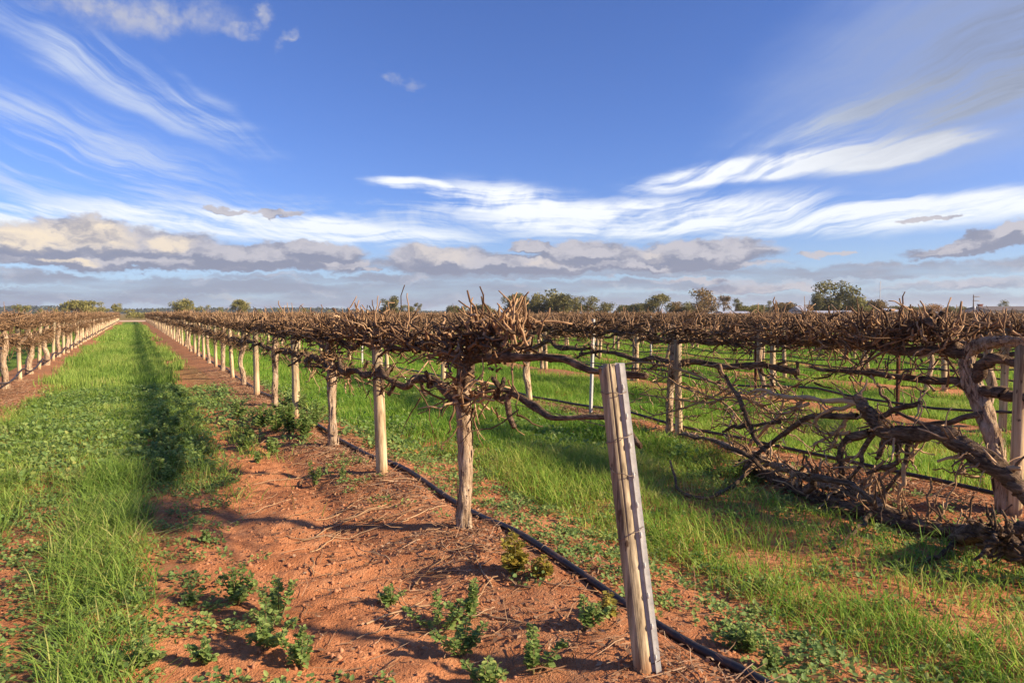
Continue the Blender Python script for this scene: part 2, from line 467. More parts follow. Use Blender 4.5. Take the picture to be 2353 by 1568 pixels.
def m_cane():
    m, nt, b = mat('dry_cane'); t = attr(nt); c = coords(nt)
    n = noise(nt, c, 24.0, 3, 0.6)
    col = ramp(nt, t * 0.85 + n * 0.3 - 0.07, [(0.0, (0.040, 0.025, 0.016)), (0.35, (0.125, 0.074, 0.040)), (0.65, (0.30, 0.18, 0.095)), (1.0, (0.56, 0.385, 0.225))])
    setc(nt, b, col, 0.85, 0.2)
    return m


def m_post():
    m, nt, b = mat('weathered_pine_post'); c = coords(nt); t = attr(nt)
    g = noise(nt, vop(nt, 'MULTIPLY', c, (45, 45, 2.2)), 1.0, 5, 0.6)
    big = noise(nt, vop(nt, 'MULTIPLY', c, (5, 5, 2)), 1.0, 3, 0.5)
    knot = noise(nt, vop(nt, 'MULTIPLY', c, (16, 16, 8)), 1.0, 3, 0.6).smooth(0.64, 0.70)
    z = S(nt, nt.nodes.new('ShaderNodeSeparateXYZ').outputs[2]); nt.links.new(c.o, z.o.node.inputs[0])
    weath = (z * 0.75 + big * 0.9 + t * 0.8 - 0.98).smooth(0.05, 0.7)
    fresh = ramp(nt, g, [(0.34, (0.27, 0.18, 0.10)), (0.5, (0.50, 0.37, 0.215)), (0.68, (0.64, 0.505, 0.32))])
    grey = ramp(nt, g, [(0.34, (0.085, 0.068, 0.045)), (0.48, (0.24, 0.198, 0.135)), (0.66, (0.41, 0.345, 0.235))])
    col = mix(nt, weath * 0.85, fresh, grey)
    col = mix(nt, knot, col, (0.10, 0.065, 0.04))
    stain = (z * -6.0 + big * 1.2 + 0.3).smooth(0.1, 0.8)
    col = mix(nt, stain * 0.6, col, (0.30, 0.14, 0.06))
    setc(nt, b, col, 0.88, 0.2); bump(nt, b, g, 0.5, 0.006)
    return m


def m_simple(name, c0, c1, scale, rough=0.8, spec=0.3, metal=0.0, bumpd=0.0):
    m, nt, b = mat(name); c = coords(nt)
    n = noise(nt, c, scale, 5, 0.6)
    setc(nt, b, ramp(nt, n, [(0.32, c0), (0.68, c1)]), rough, spec); b.inputs['Metallic'].default_value = metal
    if bumpd: bump(nt, b, n, 0.6, bumpd)
    return m


def m_leaf(name, stops, trans=0.35, rough=0.6):
    m, nt, b = mat(name); t = attr(nt); c = coords(nt)
    n = noise(nt, c, 1.3, 3, 0.5)
    col = ramp(nt, t * 0.8 + n * 0.45 - 0.12, stops)
    setc(nt, b, col, rough, 0.25)
    tr = nt.nodes.new('ShaderNodeBsdfTranslucent'); nt.links.new(col.o, tr.inputs[0])
    mx = nt.nodes.new('ShaderNodeMixShader'); mx.inputs[0].default_value = trans
    out = nt.nodes['Material Output']
    nt.links.new(b.outputs[0], mx.inputs[1]); nt.links.new(tr.outputs[0], mx.inputs[2]); nt.links.new(mx.outputs[0], out.inputs[0])
    return m


def m_ground():
    m, nt, b = mat('red_sandy_soil'); c = coords(nt)
    n1 = noise(nt, c, 1.1, 6, 0.6); n2 = noise(nt, c, 16.0, 6, 0.65); n3 = noise(nt, c, 95.0, 3, 0.6)
    soil = ramp(nt, n1 * 0.40 + n2 * 0.4 + n3 * 0.20, [(0.36, (0.22, 0.085, 0.040)), (0.48, (0.44, 0.18, 0.080)), (0.58, (0.54, 0.25, 0.12)), (0.70, (0.66, 0.38, 0.22))])
    lit = attr(nt, 'litter'); grn = attr(nt, 'green')
    litter = ramp(nt, n2 * 0.6 + n3 * 0.4, [(0.32, (0.10, 0.058, 0.036)), (0.55, (0.255, 0.150, 0.088)), (0.7, (0.40, 0.265, 0.165))])
    green = ramp(nt, noise(nt, vop(nt, 'MULTIPLY', c, (3, 1.2, 1)), 2.0, 7, 0.7), [(0.30, (0.055, 0.075, 0.018)), (0.5, (0.125, 0.205, 0.032)), (0.7, (0.22, 0.31, 0.055))])
    far = attr(nt, 'far')
    fld = ramp(nt, noise(nt, vop(nt, 'MULTIPLY', c, (1, 2.5, 1)), 0.03, 6, 0.6), [(0.35, (0.12, 0.115, 0.035)), (0.5, (0.24, 0.185, 0.075)), (0.62, (0.33, 0.20, 0.10)), (0.75, (0.20, 0.17, 0.06))])
    col = mix(nt, (lit * 1.3 * n2.smooth(0.36, 0.60)).min(1.0), soil, litter)
    col = mix(nt, (grn + (n2 - 0.5) * 0.5 * grn).smooth(0.25, 0.75), col, green)
    col = mix(nt, far, col, fld)
    setc(nt, b, col, 0.97, 0.05)
    bump(nt, b, n2 * 0.65 + n3 * 0.35, 0.9, 0.035)
    return m


M = dict(bark=m_bark(), arm=m_arm(), cane=m_cane(), post=m_post(), ground=m_ground())
M['steel'] = m_simple('galvanised_steel', (0.40, 0.39, 0.36), (0.58, 0.57, 0.53), 30, 0.7, 0.3, 0.0)
M['rust'] = m_simple('rusty_steel', (0.09, 0.035, 0.02), (0.22, 0.085, 0.045), 40, 0.85, 0.3, 0.3)
M['pipe'] = m_simple('black_polythene', (0.012, 0.012, 0.014), (0.035, 0.033, 0.034), 14, 0.42, 0.5)
def m_pipe():
    m, nt, b = mat('dusty_black_polythene'); c = coords(nt)
    d = noise(nt, c, 9.0, 6, 0.65).smooth(0.45, 0.72) * 0.55
    setc(nt, b, mix(nt, d, (0.020, 0.020, 0.023), (0.22, 0.12, 0.075)), 0.5, 0.45)
    return m


M['pipe'] = m_pipe()
M['wire'] = m_simple('old_fence_wire', (0.13, 0.09, 0.065), (0.26, 0.21, 0.17), 30, 0.6, 0.4, 0.5)
M['dark'] = m_simple('dark_split', (0.015, 0.012, 0.010), (0.05, 0.038, 0.028), 40, 1.0, 0.0)
GR = [(0.0, (0.080, 0.145, 0.028)), (0.35, (0.170, 0.290, 0.046)), (0.65, (0.285, 0.40, 0.075)), (0.9, (0.45, 0.46, 0.14)), (1.0, (0.52, 0.44, 0.20))]
M['grass'] = m_leaf('lane_grass', GR, 0.42)
M['lush'] = m_leaf('lush_grass_blade', [(0.0, (0.070, 0.150, 0.020)), (0.35, (0.150, 0.315, 0.034)), (0.65, (0.27, 0.42, 0.055)), (0.9, (0.46, 0.49, 0.11)), (1.0, (0.55, 0.47, 0.20))], 0.45)
M['weed'] = m_leaf('small_weed_leaf', [(0.0, (0.11, 0.18, 0.055)), (0.4, (0.20, 0.32, 0.095)), (0.75, (0.35, 0.43, 0.125)), (1.0, (0.54, 0.47, 0.14))], 0.45)
M['yellow'] = m_leaf('yellowing_leaf', [(0.0, (0.12, 0.14, 0.03)), (0.45, (0.30, 0.27, 0.05)), (0.8, (0.50, 0.36, 0.07)), (1.0, (0.52, 0.30, 0.08))], 0.35)
M['stem'] = m_simple('green_stem', (0.10, 0.12, 0.04), (0.24, 0.15, 0.08), 30, 0.7)
M['litter'] = m_leaf('dry_leaf_litter', [(0.0, (0.09, 0.05, 0.03)), (0.4, (0.22, 0.125, 0.07)), (0.75, (0.36, 0.22, 0.13)), (1.0, (0.52, 0.38, 0.26))], 0.1, 0.9)
M['gum'] = m_leaf('gum_tree_leaf', [(0.0, (0.075, 0.078, 0.030)), (0.4, (0.165, 0.160, 0.055)), (0.75, (0.28, 0.25, 0.085)), (1.0, (0.38, 0.31, 0.13))], 0.25)
M['gumred'] = m_leaf('reddish_gum_leaf', [(0.0, (0.090, 0.065, 0.028)), (0.4, (0.215, 0.155, 0.058)), (0.75, (0.34, 0.225, 0.090)), (1.0, (0.43, 0.26, 0.12))], 0.25)
M['orangeleaf'] = m_leaf('autumn_leaf', [(0.0, (0.156, 0.078, 0.026)), (0.4, (0.338, 0.182, 0.046)), (0.75, (0.468, 0.260, 0.065)), (1.0, (0.520, 0.325, 0.104))], 0.25)
M['olive'] = m_leaf('olive_shrub_leaf', [(0.0, (0.096, 0.099, 0.032)), (0.4, (0.224, 0.216, 0.064)), (0.75, (0.352, 0.320, 0.096)), (1.0, (0.448, 0.368, 0.144))], 0.25)
M['forest'] = m_leaf('far_scrub_leaf', [(0.0, (0.016, 0.024, 0.016)), (0.5, (0.032, 0.044, 0.026)), (1.0, (0.055, 0.065, 0.036))], 0.1, 0.9)
M['trunkgum'] = m_simple('pale_gum_bark', (0.16, 0.12, 0.09), (0.42, 0.34, 0.27), 3, 0.9)
M['roof'] = m_simple('zinc_roof', (0.42, 0.44, 0.48), (0.58, 0.60, 0.64), 1.5, 0.45, 0.4, 0.3)
M['roofdark'] = m_simple('dark_tile_roof', (0.10, 0.085, 0.08), (0.17, 0.14, 0.125), 3, 0.8)
M['wall'] = m_simple('cream_wall', (0.48, 0.42, 0.34), (0.60, 0.54, 0.45), 2, 0.9)
M['brick'] = m_simple('brick_chimney', (0.26, 0.11, 0.07), (0.38, 0.17, 0.11), 8, 0.9)
M['road'] = m_simple('pale_dirt_track', (0.50, 0.36, 0.25), (0.66, 0.50, 0.36), 0.8, 0.95, 0.05)
M['pole'] = m_simple('grey_timber_pole', (0.15, 0.12, 0.10), (0.28, 0.23, 0.19), 6, 0.9)
M['glass'] = m_simple('dark_window_glass', (0.02, 0.025, 0.03), (0.05, 0.06, 0.07), 2, 0.15, 0.6)

# ------------------------------------------------------------------ ground, track, hills
def axis_lines(a0, a1, fine, far, grow=1.16):
    l = list(np.arange(a0, a1 + 1e-6, fine)); s = fine; v = a1
    while v < far[1]: s = min(s * grow, 900); v += s; l.append(v)
    s = fine; v = a0; pre = []
    while v > far[0]: s = min(s * grow, 900); v -= s; pre.append(v)
    return np.array(pre[::-1] + l)


def build_ground():
    xs = np.unique(np.concatenate([axis_lines(-3.4, 6.4, 0.045, (-6000, 6000)), np.arange(-12, 34, 0.30)]).round(4))
    ys = axis_lines(1.4, 12.0, 0.05, (-6000, 6000), 1.06)
    X, Y = np.meshgrid(xs, ys, indexing='ij'); Z = gz(X, Y)
    nx, ny = X.shape
    i = np.arange(nx - 1)[:, None] * ny + np.arange(ny - 1)[None, :]
    q = np.stack([i, i + ny, i + ny + 1, i + 1], axis=-1).reshape(-1, 4)
    mb = MB(); mb.add(np.stack([X, Y, Z], -1).reshape(-1, 3), q)
    o = mb.build('ground', M['ground']); o['kind'] = 'structure'
    g = np.maximum(grass_d(X, Y), weed_d(X, Y) * 0.5 * sstep(6, 14, Y))
    infield = sstep(YEND + 4, YEND, Y) * sstep(-30, -26, X) * sstep(100, 96, X) * sstep(-60, -40, Y)
    g = g * infield * (0.35 + 0.65 * sstep(5, 16, Y))
    rd = np.abs(rowdist(X))
    lit = np.exp(-((rd) / np.where(X > ROW2 - 1, 0.4, 0.75)) ** 4) * (0.5 + 0.5 * vn(X * 1.3, Y * 0.9, 61)) * (0.40 + 0.35 * sstep(6, 14, Y)) + 0.15 * sstep(10, 20, Y)
    far = 1 - infield
    for n, v in (('green', g), ('litter', np.clip(lit, 0, 1) * infield), ('far', far)):
        a = o.data.attributes.new(n, 'FLOAT', 'POINT'); a.data.foreach_set('value', v.astype(np.float32).ravel())


build_ground()


def build_track():
    x = np.linspace(-80, 140, 90); e0 = YEND + 4.5 + (vn(x * 0.15, x * 0, 3) - 0.5) * 1.0; e1 = YEND + 24.0 + (vn(x * 0.15, x * 0 + 5, 3) - 0.5) * 1.2
    rows = [(e0, 0.0), (e0 + 1.0, 0.05), ((e0 + e1) / 2, 0.02), (e1 - 1.0, 0.05), (e1, 0.0)]
    V = np.stack([np.stack([x, y, gz(x, y) + 0.012 + h], -1) for y, h in rows])
    n = len(x); i = np.arange(4)[:, None] * n + np.arange(n - 1)[None, :]
    q = np.stack([i, i + 1, i + n + 1, i + n], -1).reshape(-1, 4)
    o = MB().add(V.reshape(-1, 3), q).build('dirt_track', M['road']); o['kind'] = 'structure'


build_track()


def build_hill():
    """low wooded ridge far behind the left rows, fading out to the right"""
    D = 1500.0
    prof = [(-500, 706), (-200, 703), (0, 703), (30, 700), (90, 701), (120, 700), (240, 704), (290, 708), (330, 708), (430, 704), (520, 706), (600, 707), (680, 704), (760, 706), (850, 711), (950, 713), (1100, 716.5), (1300, 718.5)]
    px = np.linspace(-500, 1300, 150); py = np.interp(px, [p[0] for p in prof], [p[1] for p in prof])
    V = []
    tops = []
    for a, b in zip(px, py):
        d = ray(a, 719); d = d[:2] / (d[:2] @ FWD[:2])
        h = max(0.0, (719 - b) / F * D) + EYE - 5.0
        for dd, hh in ((0, -1.0), (40, h * 0.55), (110, h), (420, h * 0.9), (800, -1.0)):
            V.append((d[0] * (D + dd), d[1] * (D + dd), hh + (3.0 * (random.random() - .5) if hh > 0 else 0)))
        tops.append((d[0], d[1], h))
    n = 5; i = np.arange(len(px) - 1)[:, None] * n + np.arange(n - 1)[None, :]
    q = np.stack([i, i + n, i + n + 1, i + 1], -1).reshape(-1, 4)
    o = MB().add(np.array(V), q).build('hill', M['forest']); o['kind'] = 'structure'
    r = np.random.default_rng(5); mb = MB()
    N = 9000; k = r.random(N) * (len(px) - 1); i0 = k.astype(int); tp = np.array(tops)
    T = tp[i0] + (tp[i0 + 1] - tp[i0]) * (k - i0)[:, None]
    dd = r.random(N) ** 1.5 * 150; hh = np.interp(dd, [0, 40, 110, 420], [0, .55, 1, .95]) * T[:, 2] + r.random(N) * 4.5
    gap = vn(k * 0.12, k * 0, 12) < 0.2
    hh = hh - gap * 5
    C = np.stack([T[:, 0] * (D + dd), T[:, 1] * (D + dd), hh], -1)
    leaf_cloud(mb, C, np.full(N, 1.0), r, 3.2, 1.0)
    o = mb.build('far_wood', M['forest'], smooth=False, kind='stuff'); o['label'] = 'dark scrub woodland covering the low ridge on the horizon'; o['category'] = 'woodland'


def leaf_cloud(mb, C, tint, r, size, flat=1.0):
    """a small tilted quad at each point"""
    N = len(C)
    a = r.normal(size=(N, 3)); a /= np.linalg.norm(a, axis=1, keepdims=True)
    b = np.cross(a, r.normal(size=(N, 3))); b /= np.linalg.norm(b, axis=1, keepdims=True) + 1e-9
    s = size * (0.6 + 0.8 * r.random((N, 1)))
    V = np.stack([C - a * s - b * s * 0.25, C + b * s * 0.55, C + a * s + b * s * 0.2, C - b * s * 0.6], axis=1)
    V[:, :, 2] = C[:, None, 2] + (V[:, :, 2] - C[:, None, 2]) * flat
    q = np.arange(N * 4).reshape(N, 4)
    mb.add(V.reshape(-1, 3), q, None, np.repeat(np.asarray(tint, float), 4))


build_hill()


def pt(x, y, dz=0.0):
    return np.array([x, y, float(gz(x, y)) + dz])


# ------------------------------------------------------------------ vines
def gen_canes(r, L, detail, dens, tall=1.0, zu=1.185, zl=0.90, ymin=-9.0, low=1.0, open_=.22):
    """pruned shoots of one vine: dense broom along the upper cordon, sparser along the lower one"""
    S_, k, thick = {2: (7, 5, 1.0), 1: (4, 4, 1.1), 0: (3, 3, 1.5)}[detail]
    out = []
    ph = r.uniform(0, 40)
    nh = 5; heads = [(-L + (h + r.uniform(.15, .85)) * 2 * L / nh, r.uniform(.10, .26), r.uniform(.5, 1.75), r.uniform(-.03, .05)) for h in range(nh)]
    nsp = int(34 * dens)
    ys = (np.arange(nsp) + r.random(nsp)) / nsp * 2 * L - L
    for yy in ys:
        if yy < ymin: continue
        hw = [am * math.exp(-((yy - yh) / w_) ** 2) for yh, w_, am, dz in heads]
        lump = (open_ + sum(hw)) * r.uniform(0.6, 1.3); dzh = sum(a_ * h_[3] for a_, h_ in zip(hw, heads))
        n = int({2: 24, 1: 21, 0: 9}[detail] * lump)
        base = np.array([r.normal(0, 0.06), yy, zu + 0.02 + dzh + r.normal(0, 0.03)])
        th = r.random(n) * 2 * math.pi; inc = np.clip(np.abs(r.normal(1.0, 0.45, n)), 0, 1.55)
        D = np.stack([np.cos(th) * np.sin(inc), np.sin(th) * np.sin(inc) * 1.1, np.cos(inc)], -1)
        ln = r.uniform(0.05, 0.215, n) * tall * (0.62 + 0.30 * min(lump, 1.5))
        start = base + r.normal(0, 0.05, (n, 3)) + D * r.uniform(0, 0.06, (n, 1)) + np.array([0, 0, r.uniform(0.0, 0.07)])
        out.append((start, D, ln, r.uniform(0.0040, 0.0080, n) * thick, np.clip(r.normal(0.36, 0.24, n) + 0.22 * (D[:, 2]), 0, 1)))
        n = {2: 5, 1: 4, 0: 3}[detail]           # canes lying along the wires
        D = np.stack([r.normal(0, 0.35, n), r.choice([-1, 1], n) * 1.0, r.normal(0.05, 0.25, n)], -1); D /= np.linalg.norm(D, axis=1, keepdims=True)
        out.append((base + np.array([0, 0, .05]) + r.normal(0, 0.045, (n, 3)), D, r.uniform(0.15, 0.42, n), r.uniform(0.005, 0.009, n) * thick, r.uniform(0.0, 0.5, n)))
        if r.random() < 0.22:                    # the odd long upright shoot
            D = np.array([[r.normal(0, .3), r.normal(0, .3), 1.0]]); D /= np.linalg.norm(D)
            out.append((base[None] + np.array([[0, 0, .1]]), D, np.array([r.uniform(.14, .32)]), np.array([.0062 * thick]), np.array([.75])))
    nl = int(22 * dens)
    ys = (np.arange(nl) + r.random(nl)) / nl * 2 * L - L
    for yy in ys:
        if yy < ymin: continue
        lump = 0.06 + low * 1.3 * sstep(.35, .8, vn(yy * 1.7 + 15 + ph, 3.7 + ph, 8)) * r.uniform(0.5, 1.5) + .5 * low * math.exp(-(yy / .3) ** 2)
        n = int({2: 13, 1: 13, 0: 6}[detail] * lump)
        if n < 1: continue
        base = np.array([r.normal(0, 0.05), yy, zl + r.normal(0, 0.05)])
        D = r.normal(0, 1, (n, 3)) * np.array([1, 1, 0.8]) + np.array([0, 0, 0.05]); D /= np.linalg.norm(D, axis=1, keepdims=True)
        out.append((base + r.normal(0, 0.045, (n, 3)), D, r.uniform(0.08, 0.28, n), r.uniform(0.004, 0.008, n) * thick, np.clip(r.normal(0.38, 0.22, n), 0, 1)))
    n = {2: 46, 1: 34, 0: 10}[detail]; yy = r.uniform(-L, L, n); yy = yy[yy > ymin]; n = len(yy)      # long thin canes that hang down
    D = np.stack([r.normal(0, .55, n), r.normal(0, .6, n), r.normal(-.45, .4, n)], -1); D /= np.linalg.norm(D, axis=1, keepdims=True)
    out.append((np.stack([r.normal(0, .06, n), yy, np.where(r.random(n) < .6, zu, zl) + r.normal(0, .04, n)], -1), D, r.uniform(.14, .42, n), r.uniform(.0026, .0052, n) * thick, r.uniform(.2, .9, n)))
    st = np.concatenate([o[0] for o in out]); D = np.concatenate([o[1] for o in out]); ln = np.concatenate([o[2] for o in out])
    rad = np.concatenate([o[3] for o in out]); ti = np.concatenate([o[4] for o in out])
    return cane_tubes(r, st, D, ln, rad, ti, S_, k)


def cane_tubes(r, st, D, ln, rad, ti, S_, k, bend=0.30, droop=0.0):
    N = len(st); u = np.linspace(0, 1, S_)
    b1 = r.normal(size=(N, 3)); b1 -= (b1 * D).sum(1, keepdims=True) * D; b1 /= np.linalg.norm(b1, axis=1, keepdims=True) + 1e-9
    bd = r.normal(0, bend, N)
    kink = r.normal(0, 0.035, (N, S_, 3)); kink[:, 0] = 0
    P = st[:, None] + D[:, None] * (ln[:, None] * u)[:, :, None] + b1[:, None] * (bd[:, None] * ln[:, None] * u ** 2)[:, :, None] + kink * ln[:, None, None]
    P[:, :, 2] -= droop * (ln[:, None] * u ** 2)
    R = rad[:, None] * (1.2 - 0.62 * u)[None]
    if k >= 5: R = R * (1 + r.choice([0, 0, .38], R.shape))      # nodes
    return tubes(P, R, k, ti)


def bark_strips(mb, pts, N, r, ln=.09):
    """loose strips of bark lifting off a trunk"""
    c = smooth_path(pts, 120); u = (r.uniform(.06, .93, N) * 119).astype(int); P = c[u, :3]; R_ = c[u, 3]; T = c[np.minimum(u + 2, 119), :3] - c[np.maximum(u - 2, 0), :3]; T /= np.linalg.norm(T, axis=1, keepdims=True)
    a = r.random(N) * 2 * math.pi; o = np.stack([np.cos(a), np.sin(a), 0 * a], -1); o -= (o * T).sum(1, keepdims=True) * T; o /= np.linalg.norm(o, axis=1, keepdims=True); sd = np.cross(T, o)
    l = r.uniform(.4, 1.2, (N, 1)) * ln; w = r.uniform(.003, .010, (N, 1)); lift = r.uniform(.0, .016, (N, 1)); s0 = P + o * R_[:, None] * 1.02
    V = np.stack([s0 - sd * w, s0 + sd * w, s0 + T * l * .5 + sd * w + o * .004, s0 + T * l * .5 - sd * w + o * .004, s0 + T * l + sd * w * .4 + o * (.004 + lift), s0 + T * l - sd * w * .4 + o * (.004 + lift)], 1)
    b = np.arange(N) * 6; mb.add(V.reshape(-1, 3), np.concatenate([np.stack([b, b + 1, b + 2, b + 3], -1), np.stack([b + 3, b + 2, b + 4, b + 5], -1)]))


def gen_vine(seed, detail, dens=1.0, tall=1.0, lean=(0, 0), tr=0.055, ymin=-9.0, low=1.0, open_=.16, arm=1.0):
    """mesh data for one old vine: trunk, two lower and two upper arms, cane tangle; row along local Y"""
    r = np.random.default_rng(seed); L = STEP / 2 + 0.05
    n, k = {2: (64, 26), 1: (26, 14), 0: (7, 6)}[detail]
    out = {}
    lx, ly = lean; w = 0.03 if detail < 2 else 0.011
    mb = MB()
    pts = [(0, 0, -0.10, tr * 1.55), (0.0, 0.0, 0.02, tr * 1.28), (lx * .15 + r.normal(0, w * .5), ly * .15 + r.normal(0, w * .5), 0.25, tr), (lx * .45 + r.normal(0, w), ly * .45 + r.normal(0, w), 0.55, tr * .95),
           (lx * .75 + r.normal(0, w * .7), ly * .75 + r.normal(0, w), 0.86, tr * 1.12), (lx + r.normal(0, w * .6), ly + r.normal(0, w), 1.08, tr * 0.82), (lx, ly + r.normal(0, .05), 1.24, tr * .7)]
    limb(mb, pts, n, k, 0.34, seed, 2.2)
    out['trunk'] = mb.mesh('trunk', M['bark'])
    if detail:
        mb = MB(); bark_strips(mb, pts, 90 if detail == 2 else 40, r); out['bark'] = mb.mesh('peeling_bark', M['bark'], False)
    for nm, z0, r0, rr in (('lower_arm', 0.95, tr * .72, 0.024), ('upper_arm', 1.215, tr * .55, 0.016)):
        for s in (-1, 1):
            mb = MB(); z = z0 + r.normal(0, 0.015)
            m = 7; yy = np.linspace(0, L, m)
            pts = [(lx * (1 - y / L) + r.normal(0, 0.030) * (i > 0), ly * (1 - y / L) + s * y, z + (r.normal(0, 0.030) if 0 < i else -0.07) + 0.02 * math.sin(y * 5 + seed), (r0 * (1 - y / L) + rr * (y / L)) * r.uniform(0.8, 1.25) * (arm if s < 0 and nm[0] == 'l' else 1)) for i, y in enumerate(yy)]
            limb(mb, pts, {2: 44, 1: 22, 0: 7}[detail], {2: 12, 1: 8, 0: 4}[detail], 0.55, seed * 3 + s + int(z0 * 10), 5.0)
            if detail:     # gnarled spurs that carry the canes
                for j in range(9 if nm[0] == 'u' else 6):
                    y = s * r.uniform(0.08, L if arm == 1.0 or s > 0 else .6); dz = r.uniform(0.05, 0.13) * (1 if nm[0] == 'u' or r.random() < .5 else -1.2); dx = r.normal(0, 0.07)
                    limb(mb, [(0, y, z, 0.017), (dx * .5, y + r.normal(0, .03), z + dz * .6, 0.015), (dx, y + r.normal(0, .05), z + dz, 0.013)], 6, 6, 0.5, seed + j, 3)
            out.setdefault(nm, []).append(mb.mesh(nm, M['arm']))
    mb = MB(); mb.add(*gen_canes(r, L, detail, dens, tall, ymin=ymin, low=low, open_=open_))
    out['canes'] = mb.mesh('cane_tangle', M['cane'])
    return out


def place_vine(data, x, y, label, group, rz=0.0, sc=(1, 1, 1), name='grapevine', canes=True):
    o = empty(name, (x, y, float(gz(x, y)) - 0.055), rz, sc)
    tag(o, label, 'grapevine', group)
    tk = link('trunk', data['trunk'], o)
    if 'bark' in data: link('peeling_bark', data['bark'], tk, 'stuff')
    for nm in ('lower_arm', 'upper_arm'):
        for me in data[nm]: link(nm, me, o)
    if canes: link('cane_tangle', data['canes'], o, 'stuff')
    return o


ORD = ['first', 'second', 'third', 'fourth', 'fifth', 'sixth', 'seventh', 'eighth', 'ninth', 'tenth', 'eleventh', 'twelfth', 'thirteenth', 'fourteenth', 'fifteenth', 'sixteenth', 'seventeenth', 'eighteenth', 'nineteenth', 'twentieth', 'twenty-first', 'twenty-second', 'twenty-third', 'twenty-fourth', 'twenty-fifth']
VMID = [gen_vine(100 + i, 1, RNG.uniform(0.9, 1.2), RNG.uniform(0.9, 1.08), (RNG.normal(0, .03), RNG.normal(0, .05)), RNG.uniform(0.042, 0.055), low=1.0) for i in range(9)]
VLEFT = [gen_vine(200 + i, 1, RNG.uniform(1.0, 1.2), RNG.uniform(0.85, 0.95), (RNG.normal(0, .03), RNG.normal(0, .05)), RNG.uniform(0.055, 0.075), low=2.2, open_=.5) for i in range(5)]
VFAR = [gen_vine(300 + i, 0, RNG.uniform(0.9, 1.1), RNG.uniform(0.8, 0.92), (RNG.normal(0, .03), RNG.normal(0, .05)), 0.052, low=1.7, open_=.7) for i in range(7)]


def depth(x, y): return x * FWD[0] + y * FWD[1]
def inview(x, y, m=1.8):
    z = depth(x, y); X = x * RGT[0] + y * RGT[1]
    return z > 0.8 and abs(X) < 0.75 * z + m


def row_words(k):
    return 'row left of the grass lane' if k < 0 else ('row that ends at the split end post' if k == 0 else '%s row beyond the split end post' % ORD[k - 1])


# heroes of the first row
h1 = gen_vine(11, 2, 1.15, 1.0, (0.03, 0.08), 0.047, -0.75, .55, .2, .55)
h1o = place_vine(h1, ROW1, 4.05, 'gnarled vine with pale peeling trunk next to the split end post', None)
mb = MB()
limb(mb, [(0.02, 0.02, 1.0, 0.05), (0.02, -0.05, 1.20, 0.047), (0.05, -0.20, 1.34, 0.043), (0.06, -0.42, 1.40, 0.034), (0.02, -0.62, 1.42, 0.02)], 26, 12, 0.4, 77, 4)
limb(mb, [(0.0, 0.0, 0.84, 0.03), (-0.08, -0.06, 0.98, 0.03), (-0.10, -0.14, 1.06, 0.024), (-0.04, -0.2, 1.12, 0.02)], 18, 10, 0.4, 78, 4)
mb.build('raised_arm', M['arm'], h1o)
mb = MB(); r_ = np.random.default_rng(21)
N = 90; st = np.stack([r_.normal(0.03, .07, N), r_.uniform(-0.75, -0.1, N), r_.normal(1.37, .05, N)], -1); D = r_.normal(0, .6, (N, 3)) + np.array([0, -.15, 1.0]); D /= np.linalg.norm(D, axis=1, keepdims=True)
mb.add(*cane_tubes(r_, st, D, r_.uniform(.08, .24, N), r_.uniform(.005, .008, N), r_.uniform(.2, .95, N), 5, 5))
N = 46; st = np.stack([r_.normal(-0.05, .06, N), r_.uniform(-0.42, 0.1, N), r_.normal(1.0, .06, N)], -1); D = r_.normal(0, .6, (N, 3)) + np.array([-.3, -.7, .25]); D /= np.linalg.norm(D, axis=1, keepdims=True)
mb.add(*cane_tubes(r_, st, D, r_.uniform(.10, .26, N), r_.uniform(.004, .007, N), r_.uniform(.3, .95, N), 5, 5))
mb.build('cane_broom', M['cane'], h1o, kind='stuff')
h2 = gen_vine(12, 2, 1.1, 1.05, (-0.02, 0.06), 0.047, low=.6)
place_vine(h2, ROW1, 7.42, 'dark straight trunked vine beside the bushy green weeds', None)
h3 = gen_vine(14, 2, 1.0, 1.0, (0.0, 0.05), 0.044, low=.6)

OFFP = {k: RNG.uniform(0, STEP) for k in range(3, 40)}; OFFP[2] = .85
far_extra = []
plan = []
for k, x in [(-1, ROWL)] + list(enumerate(ROWS_R)):
    off = {-1: 1.9, 0: 4.05, 1: 2.62}.get(k, OFFP.get(k, 0) + .25)
    y = off - STEP * 12
    while y < YEND - 1:
        if inview(x, y): plan.append((depth(x, y), k, x, y + RNG.normal(0, 0.06)))
        y += STEP
for k, x in enumerate(ROWS_L[1:]):
    y = RNG.uniform(0, STEP)
    while y < YEND - 1:
        if inview(x, y): far_extra.append((x, y))
        y += STEP
plan = [p for p in plan if not (p[1] == 0 and p[3] < 9) and not (p[1] == 1 and p[3] < 4)]
plan.sort(key=lambda p: p[0] * (1.0 if p[1] <= 0 else 1.0 + 0.12 * p[1]))
for i, (d, k, x, y) in enumerate(plan):
    if i >= 286: far_extra.append((x, y)); continue
    if k == 0 and y < 12: data = h3
    elif k == 1 and y < 7: data = h3
    elif k == -1 and d < 40: data = VLEFT[RNG.integers(len(VLEFT))]
    else: data = VMID[RNG.integers(len(VMID))] if d < 34 else VFAR[RNG.integers(len(VFAR))]
    s = RNG.uniform(0.97, 1.05)
    lab = 'bare pruned grapevine in the ' + row_words(k)
    if k == 0 and y < 35: lab = '%s bare vine from the split end post along its own row' % ORD[int(round((y - 4.05) / STEP))]
    if k == 1 and y < 35: lab = '%s bare vine past the thick coiled vine in the same row' % ORD[int(round((y - 2.62) / STEP)) - 1]
    place_vine(data, x, y, lab, 'grapevines in the ' + row_words(k), math.pi * RNG.integers(2), (1, 1, s))

